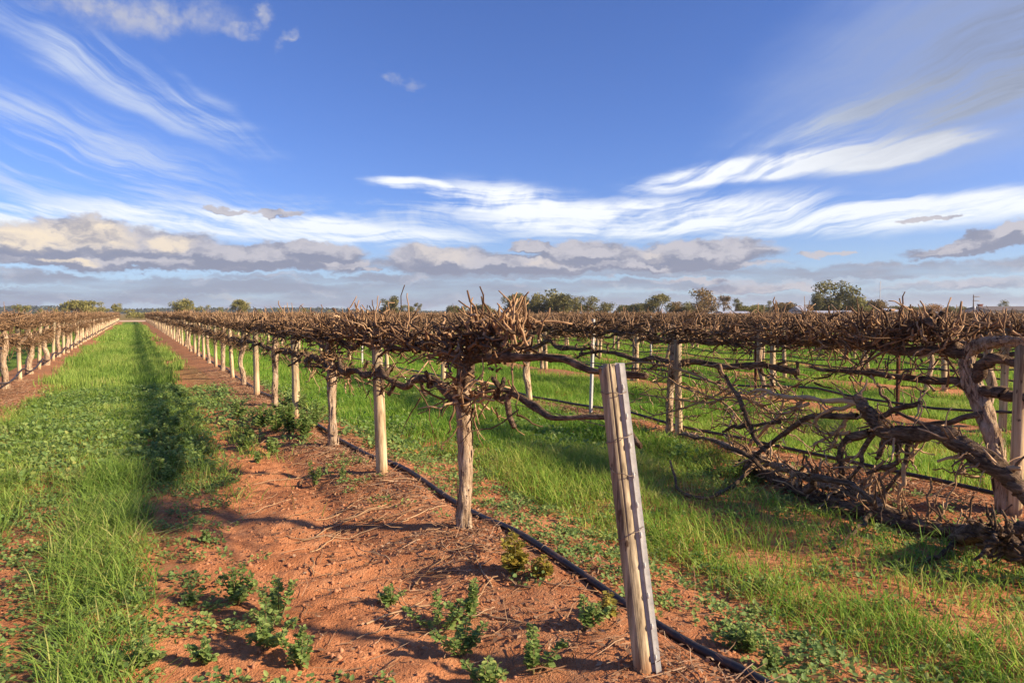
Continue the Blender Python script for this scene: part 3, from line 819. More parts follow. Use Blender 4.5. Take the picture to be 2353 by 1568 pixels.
# vines past the 300 that show largest: one mass of brown hedge far off
mb = MB(); r_ = np.random.default_rng(55)
for (x, y) in far_extra:
    n = 70; st = np.stack([r_.normal(0, .09, n), r_.uniform(-1.8, 1.8, n), np.where(r_.random(n) < .72, r_.normal(1.20, .06, n), r_.normal(0.92, .06, n))], -1)
    D = r_.normal(0, 1, (n, 3)) * np.array([1, 1.2, .7]) + np.array([0, 0, .5]); D /= np.linalg.norm(D, axis=1, keepdims=True)
    st += np.array([x, y, 0.0]); mb.add(*cane_tubes(r_, st, D, r_.uniform(.10, .26, n), r_.uniform(.012, .019, n), r_.uniform(0, .8, n), 3, 3))
    P = np.array([[[x, y, -.05], [x + r_.normal(0, .02), y, .5], [x, y, 1.2]]]); mb.add(*tubes(P, np.array([[.06, .05, .04]]), 5, 0.3))
    P = np.array([[[x, y - 1.75, .9], [x, y, .9], [x, y + 1.75, .9]], [[x, y - 1.75, 1.2], [x, y, 1.2], [x, y + 1.75, 1.2]]]); mb.add(*tubes(P, np.full((2, 3), .028), 4, 0.15))
if far_extra:
    o = mb.build('distant_vines', M['cane'], kind='stuff'); o['label'] = 'brown mass of distant bare vine rows'; o['category'] = 'vineyard'

# ---- second row: the big twisted vine and the broken limbs in front of it
def P2(lst, x=ROW2):
    return [tuple(onplane(a, b, x + (c[1] if len(c) > 1 else 0.0))) + (c[0],) for a, b, *c in lst]


def PG(lst):
    out = []
    for a, b, rr, *h in lst:
        p = onground(a, b, 0.05); z = float(gz(p[0], p[1])) + (h[0] if h else rr * 0.8)
        p = onground(a, b, z); out.append((p[0], p[1], z, rr))
    return out


base = onplane(2312, 1200, ROW2)
hv = empty('grapevine', (ROW2, base[1], float(gz(ROW2, base[1])) - 0.03)); tag(hv, 'thick twisted vine with a coiled loop at its top and ropey bark', 'grapevine')
OFF = np.array(hv.location)
def rel(l): return [(a - OFF[0], b - OFF[1], c - OFF[2], d) for a, b, c, d in l]
mb = MB(); tp = P2([(2322, 1225, .085), (2316, 1195, .07), (2302, 1110, .058), (2286, 1020, .056), (2262, 940, .058), (2236, 885, .062), (2222, 845, .056), (2228, 810, .048), (2252, 792, .044, -.02), (2290, 786, .042, -.04), (2330, 784, .04, -.04), (2400, 790, .036, 0)])
limb(mb, rel(tp), 110, 28, 0.42, 501, 3.5); tk = mb.build('trunk', M['bark'], hv); mb = MB(); bark_strips(mb, rel(tp), 220, np.random.default_rng(5), .12); mb.build('peeling_bark', M['bark'], tk, False, 'stuff')
for nm, l in (('lower_arm', [(2250, 905, .04), (2200, 880, .03), (2130, 872, .028), (2010, 860, .026), (1930, 852, .02), (1860, 842, .016)]),
              ('lower_arm', [(2250, 895, .045), (2300, 905, .042), (2352, 914, .04), (2450, 925, .035), (2600, 950, .03)]),
              ('upper_arm', [(2228, 815, .05), (2190, 806, .042), (2137, 803, .038), (2037, 800, .036), (1951, 786, .032), (1880, 790, .025), (1800, 788, .02)]),
              ('upper_arm', [(2242, 872, .045), (2262, 838, .04, -.04), (2290, 826, .036, -.04), (2330, 832, .034), (2420, 838, .03)]),
              ('upper_arm', [(2200, 806, .04), (2172, 775, .036), (2160, 740, .03), (2166, 715, .02)]),
              ('upper_arm', [(2060, 800, .03), (2080, 770, .034), (2098, 752, .03), (2130, 742, .034, -.05), (2150, 760, .028, -.05)]),
              ('low_branch', [(2268, 950, .028, -.03), (2210, 962, .022, -.08), (2130, 972, .02, -.08), (2060, 945, .016, 0), (2025, 900, .012, 0), (2015, 880, .009)])):
    mb = MB(); limb(mb, rel(P2(l)), 40, 10, 0.4, len(nm) * 7 + int(l[0][0]), 5, wob=0.02); mb.build(nm, M['arm'], hv)
r_ = np.random.default_rng(91); mb = MB()
yr = base[1]
def broom(N, y0, y1, z, zs, up, l0, l1, rad=(.0045, .008), xs=.08, ti=(.1, .9)):
    st = np.stack([r_.normal(0, xs, N), r_.uniform(y0, y1, N) - OFF[1], r_.normal(z, zs, N) - OFF[2]], -1); D = r_.normal(0, .75, (N, 3)) + np.array([0, 0, up]); D /= np.linalg.norm(D, axis=1, keepdims=True)
    mb.add(*cane_tubes(r_, st, D, r_.uniform(l0, l1, N), r_.uniform(rad[0], rad[1], N), r_.uniform(ti[0], ti[1], N), 5, 5))
broom(430, yr + .35, yr + 1.9, 1.31, .06, .6, .07, .22)
broom(260, yr - 1.6, yr - .35, 1.31, .06, .6, .07, .22)
broom(50, yr - .35, yr + .35, 1.38, .03, .9, .06, .18)
broom(90, yr + .5, yr + 1.2, 1.36, .06, .8, .08, .2, (.006, .011))
broom(90, yr + .35, yr + 1.9, 1.24, .04, .1, .15, .4)
broom(50, yr + .3, yr + 1.6, .96, .06, 0.1, .1, .25)
mb.build('cane_tangle', M['cane'], hv, kind='stuff')

# broken limb that sags over the lane with canes hanging off it
def PC(lst, x):
    """points traced on the enlarged photograph; those that would fall below the soil lie on it"""
    out = []
    for cx, cy, rr in lst:
        px, py = (1569 + cx * .4516) / 1.1016, (709 + cy * .4515) / 1.1016
        p = onplane(px, py, x); g = float(gz(p[0], p[1]))
        if p[2] < g + .02: q_ = onground(px, py, .03); g = float(gz(q_[0], q_[1])); p = onground(px, py, g + rr * .8)
        out.append((p[0], p[1], p[2], rr))
    return out


XB = 4.85
bp = PC([(2420, 1330, .07), (2263, 1190, .062), (2180, 1110, .06), (2050, 1000, .060), (1880, 900, .062), (1720, 850, .060), (1560, 850, .055), (1440, 800, .055), (1360, 700, .045), (1330, 645, .03)], XB)
bl = empty('broken_vine_limb', (bp[3][0], bp[3][1], 0)); tag(bl, 'thick broken vine limb sagging over bright grass with hanging branches', 'vine limb')
OFF = np.array(bl.location); mb = MB(); limb(mb, rel(bp), 70, 16, 0.5, 601, 4, wob=.015); mb.build('limb', M['arm'], bl)
SB = [([(1310, 690, .018), (1180, 740, .016), (1100, 775, .015), (1105, 855, .010)], 1), ([(1330, 760, .03), (1100, 770, .024), (1000, 810, .022), (880, 890, .022), (760, 980, .02), (700, 1040, .02)], 0), ([(1300, 740, .016), (1230, 830, .014), (1190, 940, .009)], 1),
      ([(1290, 850, .016), (1200, 870, .014), (1085, 915, .012)], 1), ([(1340, 690, .022), (1160, 670, .02), (1020, 665, .02), (880, 650, .018), (800, 625, .016), (725, 638, .014)], 1), ([(1020, 660, .014), (1000, 700, .012), (975, 735, .010)], 1), ([(1060, 690, .012), (940, 740, .011), (840, 800, .011), (730, 855, .009)], 1),
      ([(900, 790, .016), (740, 815, .018), (640, 820, .017), (570, 845, .012)], 0), ([(590, 530, .012), (640, 620, .018), (690, 700, .022), (720, 790, .022), (760, 900, .022), (830, 960, .022)], 0), ([(560, 470, .010), (600, 570, .012), (660, 660, .012), (700, 740, .01)], 1),
      ([(1450, 830, .024), (1420, 850, .022), (1350, 960, .02), (1360, 1020, .017), (1300, 1100, .014), (1220, 1180, .012), (1150, 1270, .008)], 0), ([(1620, 860, .024), (1560, 890, .022), (1480, 920, .02), (1440, 1000, .012)], 0), ([(1640, 860, .024), (1560, 930, .022), (1550, 1010, .020), (1450, 1060, .016), (1380, 1080, .01)], 0),
      ([(1680, 860, .024), (1610, 930, .02), (1590, 1040, .018), (1530, 1140, .015), (1430, 1220, .012), (1410, 1320, .010), (1480, 1400, .007)], 0), ([(1605, 1000, .016), (1585, 1150, .014), (1555, 1320, .010)], 1), ([(1550, 1050, .012), (1400, 1150, .011), (1240, 1280, .008)], 1), ([(1420, 790, .02), (1560, 720, .019), (1690, 685, .018)], 0),
      ([(2000, 960, .016), (1960, 970, .016), (1890, 915, .015), (1830, 870, .014)], 1), ([(1780, 1015, .010), (1950, 990, .014), (2100, 1045, .016), (2263, 1060, .014)], 1), ([(1400, 850, .03), (1270, 900, .028), (1225, 980, .026), (1240, 1080, .024), (1235, 1140, .022)], 0), ([(1960, 900, .006), (1880, 1120, .006), (1800, 1320, .005)], 1),
      ([(1350, 980, .012), (1260, 1000, .010), (1200, 1030, .007)], 1), ([(1330, 1060, .010), (1250, 1150, .009), (1200, 1240, .006)], 1), ([(1480, 1010, .012), (1380, 1120, .010), (1300, 1180, .006)], 1), ([(1540, 1150, .009), (1480, 1240, .008), (1460, 1340, .005)], 1), ([(1700, 860, .012), (1650, 940, .010), (1640, 1040, .007)], 1), ([(1300, 900, .010), (1220, 925, .010), (1130, 960, .006)], 1)]
for i, (l, pale) in enumerate(SB):
    mb = MB(); limb(mb, rel(PC(l, XB)), 22, 8, 0.45, 620 + i, 5, wob=0.016, tint=.62 + .33 * random.random()); mb.build('side_branch', M['cane' if pale else 'arm'], bl)
mb = MB()
def shoots(paths, N, l0, l1, r0, r1, dirb, sp=.8):
    for p in paths:
        u = r_.uniform(0.25, 1, N); c = smooth_path(p, 60)[(u * 59).astype(int)][:, :3]
        D = r_.normal(0, sp, (N, 3)) + np.array(dirb); D /= np.linalg.norm(D, axis=1, keepdims=True)
        mb.add(*cane_tubes(r_, c - OFF, D, r_.uniform(l0, l1, N), r_.uniform(r0, r1, N), r_.uniform(.35, 1, N), 6, 5, .25))
shoots([PC(l, XB) for l, p in SB], 11, .05, .22, .003, .0075, (-.1, .1, -.05))
shoots([bp], 60, .06, .26, .005, .011, (-.2, .2, .1))
mb.build('cane', M['cane'], bl, kind='stuff')

# limb lying on the soil
fp = PG([(1700, 1062, .035), (1740, 1080, .045), (1812, 1112, .058), (1898, 1150, .062), (2003, 1180, .062), (2107, 1204, .058), (2211, 1222, .065), (2352, 1245, .07), (2480, 1270, .06)])
fl = empty('fallen_vine_limb', (fp[4][0], fp[4][1], 0)); tag(fl, 'long dark vine limb lying on the red soil under the broken limb', 'vine limb')
OFF = np.array(fl.location); mb = MB(); limb(mb, rel(fp), 64, 14, 0.45, 701, 4); mb.build('limb', M['arm'], fl)
for i, l in enumerate(([(1728, 1072, .02, .06), (1712, 1090, .02, .07), (1677, 1122, .018, .06), (1626, 1146, .016, .05), (1575, 1132, .014, .07), (1552, 1100, .011, .10), (1542, 1060, .008, .16)],
          [(1850, 1128, .03, .10), (1880, 1100, .026, .22), (1960, 1120, .024, .24), (2010, 1150, .022, .18)],
          [(2200, 1220, .04, .1), (2240, 1235, .04, .16), (2300, 1262, .045, .12), (2380, 1290, .05, .1)],
          [(2230, 1230, .02, .12), (2180, 1262, .016, .06), (2120, 1290, .012, .03)],
          [(2000, 1180, .016, .1), (1960, 1225, .013, .05), (1920, 1260, .008, .03)],
          [(1780, 1095, .02, .1), (1700, 1040, .018, .2), (1620, 1010, .014, .22), (1560, 995, .010, .2)],
          [(2290, 1240, .03, .1), (2330, 1215, .03, .2), (2380, 1205, .03, .25)])):
    mb = MB(); limb(mb, rel(PG(l)), 26, 8, 0.45, 720 + i, 5, wob=0.02); mb.build('side_branch', M['arm'], fl)
mb = MB(); shoots([fp], 120, .05, .2, .004, .010, (-.3, .2, .5)); N = 110; u = r_.uniform(0.02, 1, N); c = smooth_path(fp, 200)[(u * 199).astype(int)][:, :3]
D = r_.normal(0, .7, (N, 3)) + np.array([-.25, .2, .25]); D /= np.linalg.norm(D, axis=1, keepdims=True)
mb.add(*cane_tubes(r_, c - OFF, D, r_.uniform(.08, .34, N), r_.uniform(.004, .009, N), r_.uniform(.2, 1, N), 6, 5, .2))
mb.build('cane', M['cane'], fl, kind='stuff')

fp2 = PG([(1570, 995, .018, .10), (1640, 1012, .022, .10), (1720, 1045, .03, .10), (1800, 1075, .036, .12), (1880, 1105, .04, .14), (1960, 1130, .04, .10), (2040, 1165, .035, .08)])
f2 = empty('fallen_vine_limb', (fp2[3][0], fp2[3][1], 0)); tag(f2, 'shorter pale vine limb lying against the long dark fallen limb', 'vine limb')
OFF = np.array(f2.location); mb = MB(); limb(mb, rel(fp2), 50, 12, 0.5, 741, 4, wob=.02); mb.build('limb', M['bark'], f2)
mb = MB(); shoots([fp2], 150, .06, .24, .004, .011, (-.25, .1, .35)); mb.build('cane', M['cane'], f2, kind='stuff')
fp3 = PG([(2190, 1235, .04, .10), (2240, 1225, .05, .18), (2290, 1235, .055, .22), (2350, 1262, .06, .2), (2420, 1290, .06, .15)])
f3 = empty('uprooted_vine_stump', (fp3[2][0], fp3[2][1], 0)); tag(f3, 'dark knotted stump of dead vine wood below the thick twisted vine', 'vine stump')
OFF = np.array(f3.location); mb = MB(); limb(mb, rel(fp3), 40, 14, 0.6, 751, 5, wob=.03); mb.build('limb', M['arm'], f3)
mb = MB(); shoots([fp3], 60, .06, .22, .006, .014, (-.3, .15, .1)); mb.build('root', M['arm'], f3, kind='stuff')

# long pale canes trained loosely behind the end post
for i, l in enumerate(([(1400, 842, .012), (1480, 832, .012), (1560, 850, .013), (1640, 880, .014), (1700, 905, .012), (1780, 950, .010), (1850, 995, .008)],
                       [(1720, 985, .014), (1660, 925, .012), (1600, 900, .011), (1540, 872, .010), (1490, 850, .008)],
                       [(1470, 905, .009), (1540, 915, .010), (1620, 925, .012), (1690, 912, .012), (1760, 935, .011)],
                       [(1480, 960, .008), (1560, 940, .010), (1650, 905, .010), (1700, 870, .008)],
                       [(1450, 985, .010), (1540, 1005, .013), (1640, 1030, .016), (1720, 1060, .020)],
                       [(1700, 1040, .018), (1760, 985, .016), (1800, 930, .014), (1790, 880, .010)],
                       [(1470, 1040, .008), (1560, 1030, .010), (1650, 1045, .012)])):
    p = P2(l, ROW2 - 0.1)
    o = empty('trained_cane', (p[0][0], p[0][1], p[0][2])); OFF = np.array(o.location)
    tag(o, 'long pale cane strung loosely between the end post and the broken limb', 'cane', 'loose canes behind the end post')
    mb = MB(); limb(mb, rel(p), 30, 7, 0.3, 800 + i, 3, wob=0.012, tint=.75); mb.build('cane', M['cane'], o)
    mb = MB(); N = 26; u = r_.uniform(0.1, 1, N); c = smooth_path(p, 100)[(u * 99).astype(int)][:, :3]
    D = r_.normal(0, .7, (N, 3)) + np.array([-.1, .1, .3]); D /= np.linalg.norm(D, axis=1, keepdims=True)
    mb.add(*cane_tubes(r_, c - OFF, D, r_.uniform(.06, .28, N), r_.uniform(.0035, .007, N), r_.uniform(.4, 1, N), 5, 5, .35)); mb.build('twig', M['cane'], o, kind='stuff')

mb = MB(); N = 150; px = r_.uniform(1440, 1850, N); py = r_.uniform(835, 1010, N); st = np.array([onplane(a_, b_, ROW2 + r_.normal(0, .1)) for a_, b_ in zip(px, py)])
D = r_.normal(0, .3, (N, 3)) + np.stack([0 * px, r_.choice([-1, 1], N) * 1.0, r_.normal(-.05, .35, N)], -1); D /= np.linalg.norm(D, axis=1, keepdims=True)
mb.add(*cane_tubes(r_, st, D, r_.uniform(.12, .55, N), r_.uniform(.0025, .008, N), r_.uniform(.2, 1, N), 8, 5, .25))
o = mb.build('cane_thicket', M['cane'], kind='stuff'); o['label'] = 'loose thicket of thin dry canes behind the end post'; o['category'] = 'canes'

# ------------------------------------------------------------------ posts, pickets, wires, pipes
def post_mesh(seed, rad=0.046, h=1.27, n=14, k=14, lean=(0, 0), tint=.5):
    mb = MB(); z = np.concatenate([[-0.15], np.linspace(0.0, h, n - 2), [h + 0.004]])
    P = np.stack([lean[0] * z / h, lean[1] * z / h, z], -1)[None]; R = np.full((1, n), rad) * (1.06 - 0.1 * z / h); R[0, -1] *= 0.82
    V, q, t, tt = tubes(P, R, k, tint)
    r = np.random.default_rng(seed); V = V.reshape(n, k, 3); C = P[0][:, None]
    f = 1 + 0.16 * (vn(np.arange(k)[None] * 0.9 + z[:, None] * 1.2, z[:, None] * 2 + 0 * np.arange(k)[None], seed % 80) - 0.5)
    V = C + (V - C) * f[:, :, None]
    mb.add(V, q, t, tt); return mb.mesh('post', M['post'])


PM = [post_mesh(20 + i, RNG.uniform(.038, .05), RNG.uniform(1.14, 1.32), lean=(RNG.normal(0, .03), RNG.normal(0.06, .08)), tint=RNG.uniform(.25, .8)) for i in range(14)]
PMF = [post_mesh(40 + i, RNG.uniform(.043, .052), RNG.uniform(1.22, 1.32), 4, 7, lean=(RNG.normal(0, .02), RNG.normal(0.04, .05))) for i in range(4)]


def put_post(x, y, me, label, group, rz=0):
    o = link('trellis_post', me); o.location = (x, y, float(gz(x, y)) - 0.03); o.rotation_euler = (0, 0, rz)
    tag(o, label, 'post', group); return o


# near posts of the first row
put_post(ROW1, 5.75, post_mesh(71, .048, 1.27, 22, 20, lean=(0.0, 0.14)), 'round pale timber post standing between the two nearest old vines', None)
put_post(ROW1, 9.35, post_mesh(72, .048, 1.27, 22, 20, lean=(0.0, 0.10)), 'round pale timber post rising from the bushy green weeds', None)
put_post(ROW1, 12.72, post_mesh(73, .047, 1.28, 18, 16, lean=(0.0, 0.08)), 'round pale timber post just beyond the bushy green weeds', None)
pp = []
for k, x in [(-1, ROWL)] + list(enumerate(ROWS_R)):
    off = {-1: 3.65, 0: 2.25, 1: 2.50}.get(k, OFFP.get(k, 0))
    y = off - STEP * 12
    while y < YEND:
        if inview(x, y, 1.2): pp.append((depth(x, y), k, x, y + RNG.normal(0, 0.05)))
        y += STEP
pp = [p for p in pp if not (p[1] == 0 and p[3] < 14)]
pp.sort(key=lambda p: p[0] * (1.0 if p[1] <= 0 else 1.0 + 0.12 * p[1]))
mbf = MB(); cut = 0
for i, (d, k, x, y) in enumerate(pp):
    me = PM[RNG.integers(len(PM))] if d < 30 else PMF[RNG.integers(len(PMF))]
    if i < 280:
        lab = 'pale round timber trellis post in the ' + row_words(k)
        if k == 0 and y < 37: lab = '%s round timber post from the split end post along its own row' % ORD[int(round((y - 2.25) / STEP)) - 1]
        if k == 1 and y < 36: lab = '%s timber post counting from the coiled vine in its row' % ORD[int(round((y - 2.5) / STEP))]
        put_post(x, y, me, lab, 'trellis posts in the ' + row_words(k))
    else:
        z = float(gz(x, y)); mbf.add(*tubes(np.array([[[x, y, z - .1], [x, y, z + .6], [x, y, z + 1.25]]]), np.full((1, 3), .048), 5)); cut += 1
if cut:
    o = mbf.build('distant_posts', M['post'], kind='stuff'); o['label'] = 'distant timber posts of the far vineyard rows'; o['category'] = 'post'


def picket(h, k=3, w=0.028):
    """steel star picket: three flanges, with lugs along one of them"""
    mb = MB()
    for j in range(3):
        a = j * 2 * math.pi / 3 + 0.5; u = np.array([math.cos(a), math.sin(a), 0]); v = np.array([-u[1], u[0], 0]) * 0.0022
        c = [np.array([0, 0, -.15]), u * w + np.array([0, 0, -.15]), u * w + np.array([0, 0, h]), np.array([0, 0, h])]
        V = [p - v for p in c] + [p + v for p in c]
        mb.add(np.array(V), [[0, 1, 2, 3], [7, 6, 5, 4], [1, 5, 6, 2], [2, 6, 7, 3]])
    return mb


sp = MB(); sp = picket(1.32).mesh('steel_picket', M['steel']); rp = picket(1.35).mesh('rusty_picket', M['rust'])
def pick(px, py, x, me, name, label, lean=0.0):
    p = onplane(px, py, x); o = link(name, me); o.location = (x, p[1], float(gz(x, p[1]))); o.rotation_euler = (lean, 0, random.random() * 6)
    for p_ in me.polygons: p_.use_smooth = False
    return tag(o, label, 'steel picket')
pick(1357, 960, ROW2 + .04, sp, 'steel_picket', 'thin galvanised steel picket in the row directly behind the split end post', 0.03)
pick(1735, 960, ROW2 + PITCHROW, rp, 'steel_picket', 'dark rusty steel picket beside a pale leaning timber post', 0)
pick(1460, 900, ROW2 + PITCHROW, rp, 'steel_picket', 'thin rusty steel picket standing alone among lush grass', 0)
pick(2062, 930, ROW2 + PITCHROW, rp, 'steel_picket', 'thin rusty steel picket standing near the coiled vine', 0)
pick(832, 860, ROW2, sp, 'steel_picket', 'thin bright steel picket seen past the two nearest old vines', 0)
pick(1495, 840, ROW2 + 2 * PITCHROW, sp, 'steel_picket', 'thin bright steel picket in the fourth vine row', 0)
pick(2335, 960, ROW2 + PITCHROW + .05, sp, 'steel_picket', 'thin bright steel picket behind the coiled vine', 0)

# split end post with its steel picket
pb = onground(1478, 1538, 0.0); pb = onground(1478, 1538, float(gz(pb[0], pb[1]))); pb = onground(1478, 1538, float(gz(pb[0], pb[1]))); pbz = float(gz(pb[0], pb[1]))
ep = empty('end_post', (pb[0], pb[1], pbz - 0.02)); tag(ep, 'leaning split timber end post, grey on one side and pale on the other', 'end post')
H = 1.22; LEAN = (-0.035, 0.205)
n, k = 40, 80; z = np.concatenate([[-.12], np.linspace(0, H, n - 2), [H + .004]])
Pp = np.stack([LEAN[0] * z / H, LEAN[1] * z / H, z], -1)[None]; V, q, t, tt = tubes(Pp, np.full((1, n), .0355), k)
V = V.reshape(n, k, 3); C = Pp[0][:, None]; th = np.arctan2(V[:, :, 1] - C[:, :, 1], V[:, :, 0] - C[:, :, 0])
f = 1 + .09 * (vn(th * 2 + 9, z[:, None] * 2, 3) - .5) + .05 * (vn(th * 9 + 20, z[:, None] * 1.6, 5) - .5)
for a0, dp, wd, z0 in ((-2.05, .45, .045, .45), (-1.1, .22, .04, -.2), (2.6, .3, .05, 0), (-2.6, .12, .035, .1)):
    da = (th - a0 - .10 * np.sin(z[:, None] * 3 + a0) + np.pi) % (2 * np.pi) - np.pi
    f -= dp * np.exp(-(da / wd) ** 2) * sstep(z0, z0 + .5, z)[:, None]
V = C + (V - C) * f[:, :, None]; V[-1, :, 2] += (vn(th[-1] * 3, th[-1] * 0, 4) - .5) * .03
MB().add(V, q, t, tt * 0 + 1.15).build('timber', M['post'], ep)
for zz, tl in ((.93, .02), (.80, -.01), (.55, .03), (1.12, 0.0)):
    a = np.linspace(0, 2 * np.pi, 25); cx, cy = LEAN[0] * zz / H + .012, LEAN[1] * zz / H - .008
    P_ = np.stack([cx + .054 * np.cos(a), cy + .050 * np.sin(a), zz + tl * np.cos(a + 1) + .004 * np.sin(5 * a)], -1)[None]
    MB().add(*tubes(P_, np.full((1, 25), .0019), 5)).build('wire_loop', M['wire'], ep)
# Y-section picket against it
pk = empty('steel_picket', (pb[0] + 0.040, pb[1] - 0.031, pbz - 0.02)); tag(pk, 'galvanised lugged steel picket wired against the split end post', 'steel picket')
mb = MB(); w = .036
for a, ww in ((math.radians(-112), .018), (math.radians(-32), .024), (math.radians(148), .016)):
    u = np.array([math.cos(a), math.sin(a), 0]); v = np.array([-u[1], u[0], 0]) * .0028
    zs = np.array([-.15, H + .02]); pts = []
    for zz in zs:
        c = np.array([LEAN[0] * zz / H, LEAN[1] * zz / H, zz]); pts += [c - v, c + u * ww - v, c + u * ww + v, c + v]
    mb.add(np.array(pts), [[0, 1, 5, 4], [1, 2, 6, 5], [2, 3, 7, 6], [4, 5, 6, 7]])
mb.build('flange', M['steel'], pk, smooth=False)
a = math.radians(-112); u = np.array([math.cos(a), math.sin(a), 0]); lug = None
for zz in np.arange(.08, 1.2, .118):
    c = np.array([LEAN[0] * zz / H, LEAN[1] * zz / H, zz]) + u * .018
    if lug is None:
        P_ = np.array([[[0, 0, -.012], [u[0] * .006, u[1] * .006, -.004], [u[0] * .007, u[1] * .007, .006], [u[0] * .002, u[1] * .002, .012]]])
        lm = MB().add(*tubes(P_, np.array([[.003, .0045, .0045, .003]]), 6)).mesh('lug', M['steel']); lug = True
    o = link('lug', lm, pk); o.location = c

# trellis wires: two per row
wires = [(-1, ROWL)] + list(enumerate(ROWS_R[:6]))
for k, x in wires:
    y0 = 2.45 if k == 0 else max(-3.0, x / 2.235 - 3.0) if k > 0 else 9.0
    o = empty('trellis_wire', (x, y0, 0)); tag(o, 'pair of thin steel wires strung along the ' + row_words(k), 'wire')
    for zz in (.93, 1.22):
        ys = np.linspace(y0, YEND - 1, 90); P_ = np.stack([x + .035 + 0 * ys - x, ys - y0, zz + .012 * np.sin(ys * 1.8 + zz * 9) + gz(x, ys) * .5], -1)[None]
        MB().add(*tubes(P_, np.full((1, 90), .0022), 4)).build('wire', M['wire'], o)


def pipe(pts, label, rad=0.0205, n=160, k=10, clips=()):
    c = smooth_path(pts, n); o = empty('irrigation_pipe', tuple(c[0, :2]) + (0,)); tag(o, label, 'pipe')
    c = c - np.array([c[0, 0], c[0, 1], 0]); MB().add(*tubes(c[None], np.full((1, n), rad), k)).build('pipe', M['pipe'], o)
    return o, c


ys = np.concatenate([np.arange(-1.0, 12, .4), np.arange(12, YEND - 2, 1.2)])
xs = 2.115 - .13 * sstep(4.5, 8.5, ys) + (vn(ys * .8, ys * 0, 71) - .5) * .05
zz = gz(xs, ys) + .004 + .03 * vn(ys * 1.3, ys * 0 + 4, 72)
po, pc = pipe(np.stack([xs, ys, zz], -1), 'black polythene pipe lying on red soil and passing behind the split end post', n=420, k=12)
for y in (3.35, 4.95, 6.6, 4.35):
    i = int(np.argmin(np.abs(pc[:, 1] - (y + 1.0)))); a = np.linspace(0, 2 * np.pi, 15)
    P_ = np.stack([pc[i, 0] + .0225 * np.cos(a), pc[i, 1] + .003 * np.sin(a * 2), pc[i, 2] + .0225 * np.sin(a)], -1)[None]
    MB().add(*tubes(P_, np.full((1, 15), .0022), 5)).build('wire_clip', M['wire'], po)
for k, x in [(-1, ROWL)] + list(enumerate(ROWS_R[:9])):
    if k == 0: continue
    y0 = 10.0 if k < 0 else x / 2.235 - 2.5
    ys = np.arange(y0, YEND - 2, .58)
    hh = {-1: .20, 1: .05}.get(k, RNG.uniform(.22, .38))
    sag = (.13 if k != 1 else .02) * np.abs(np.sin((ys - 3.6) * math.pi / STEP)) * (.4 + vn(ys * .3, ys * 0 + k, 75))
    zz = np.maximum(gz(x, ys) + .02, gz(x, ys) + hh + .06 - sag)
    xo = .07 if k < 0 else (.10 if k == 1 else -.06)
    pipe(np.stack([x + xo + .03 * (vn(ys * .7, ys * 0 + k, 76) - .5), ys, zz], -1), 'black irrigation pipe hung low along the ' + row_words(k), .018 if k < 3 else .016, 300, 7)

# ------------------------------------------------------------------ ground cover
def sample(dens_fn, per_m2, x0, x1, y0, y1, dmin, dmax, r):
    N = int((x1 - x0) * (y1 - y0) * per_m2); x = r.uniform(x0, x1, N); y = r.uniform(y0, y1, N)
    z = x * FWD[0] + y * FWD[1]; X = x * RGT[0] + y * RGT[1]; d = np.hypot(x, y)
    k = (z > 1.2) & (np.abs(X) < .75 * z + .9) & (d >= dmin) & (d < dmax) & (d > 1.9)
    x, y = x[k], y[k]; k = r.random(len(x)) < dens_fn(x, y)
    return x[k], y[k]


def blades(mb, x, y, r, hmin, hmax, wid, segs, bend=0.5, dry=0.06):
    N = len(x); z = gz(x, y) - .01
    tuft = vn(x * 2.3, y * 2.3, 81)
    h = r.uniform(hmin, hmax, N) * (.55 + .8 * tuft); a = r.random(N) * 2 * math.pi
    lean = r.uniform(.15, 1.0, N) * bend * h
    u = np.linspace(0, 1, segs + 1)
    dx = np.cos(a)[:, None] * lean[:, None] * u ** 1.8; dy = np.sin(a)[:, None] * lean[:, None] * u ** 1.8
    hz = h[:, None] * (u - np.minimum(.28 * (lean / h), .42)[:, None] * u ** 2.5)
    C = np.stack([x[:, None] + dx, y[:, None] + dy, z[:, None] + hz], -1)
    fa = a + math.pi / 2 + r.normal(0, .5, N); W = np.stack([np.cos(fa), np.sin(fa), np.zeros(N)], -1)[:, None] * (wid * r.uniform(.7, 1.3, N))[:, None, None] * (1 - .55 * u[None, :-1, None])
    Lf, Rt = C[:, :-1] - W, C[:, :-1] + W
    V = np.concatenate([np.stack([Lf, Rt], 2).reshape(N, -1, 3), C[:, -1:]], 1); nv = V.shape[1]
    b = np.arange(N)[:, None] * nv
    if segs > 1:
        s = np.arange(segs - 1)[None] * 2; q = np.stack([b + s, b + s + 1, b + s + 3, b + s + 2], -1).reshape(-1, 4)
    else: q = None
    e = b[:, 0] + 2 * (segs - 1); t = np.stack([e, e + 1, e + 2], -1)
    ti = np.clip(.34 + .36 * vn(x * 1.3, y * .6, 83) + r.normal(0, .11, N) + .14 * ((x > ROW1) & (y < 6.5)) + (r.random(N) < dry) * .5, 0, 1)
    mb.add(V.reshape(-1, 3), q, t, np.repeat(ti, nv))


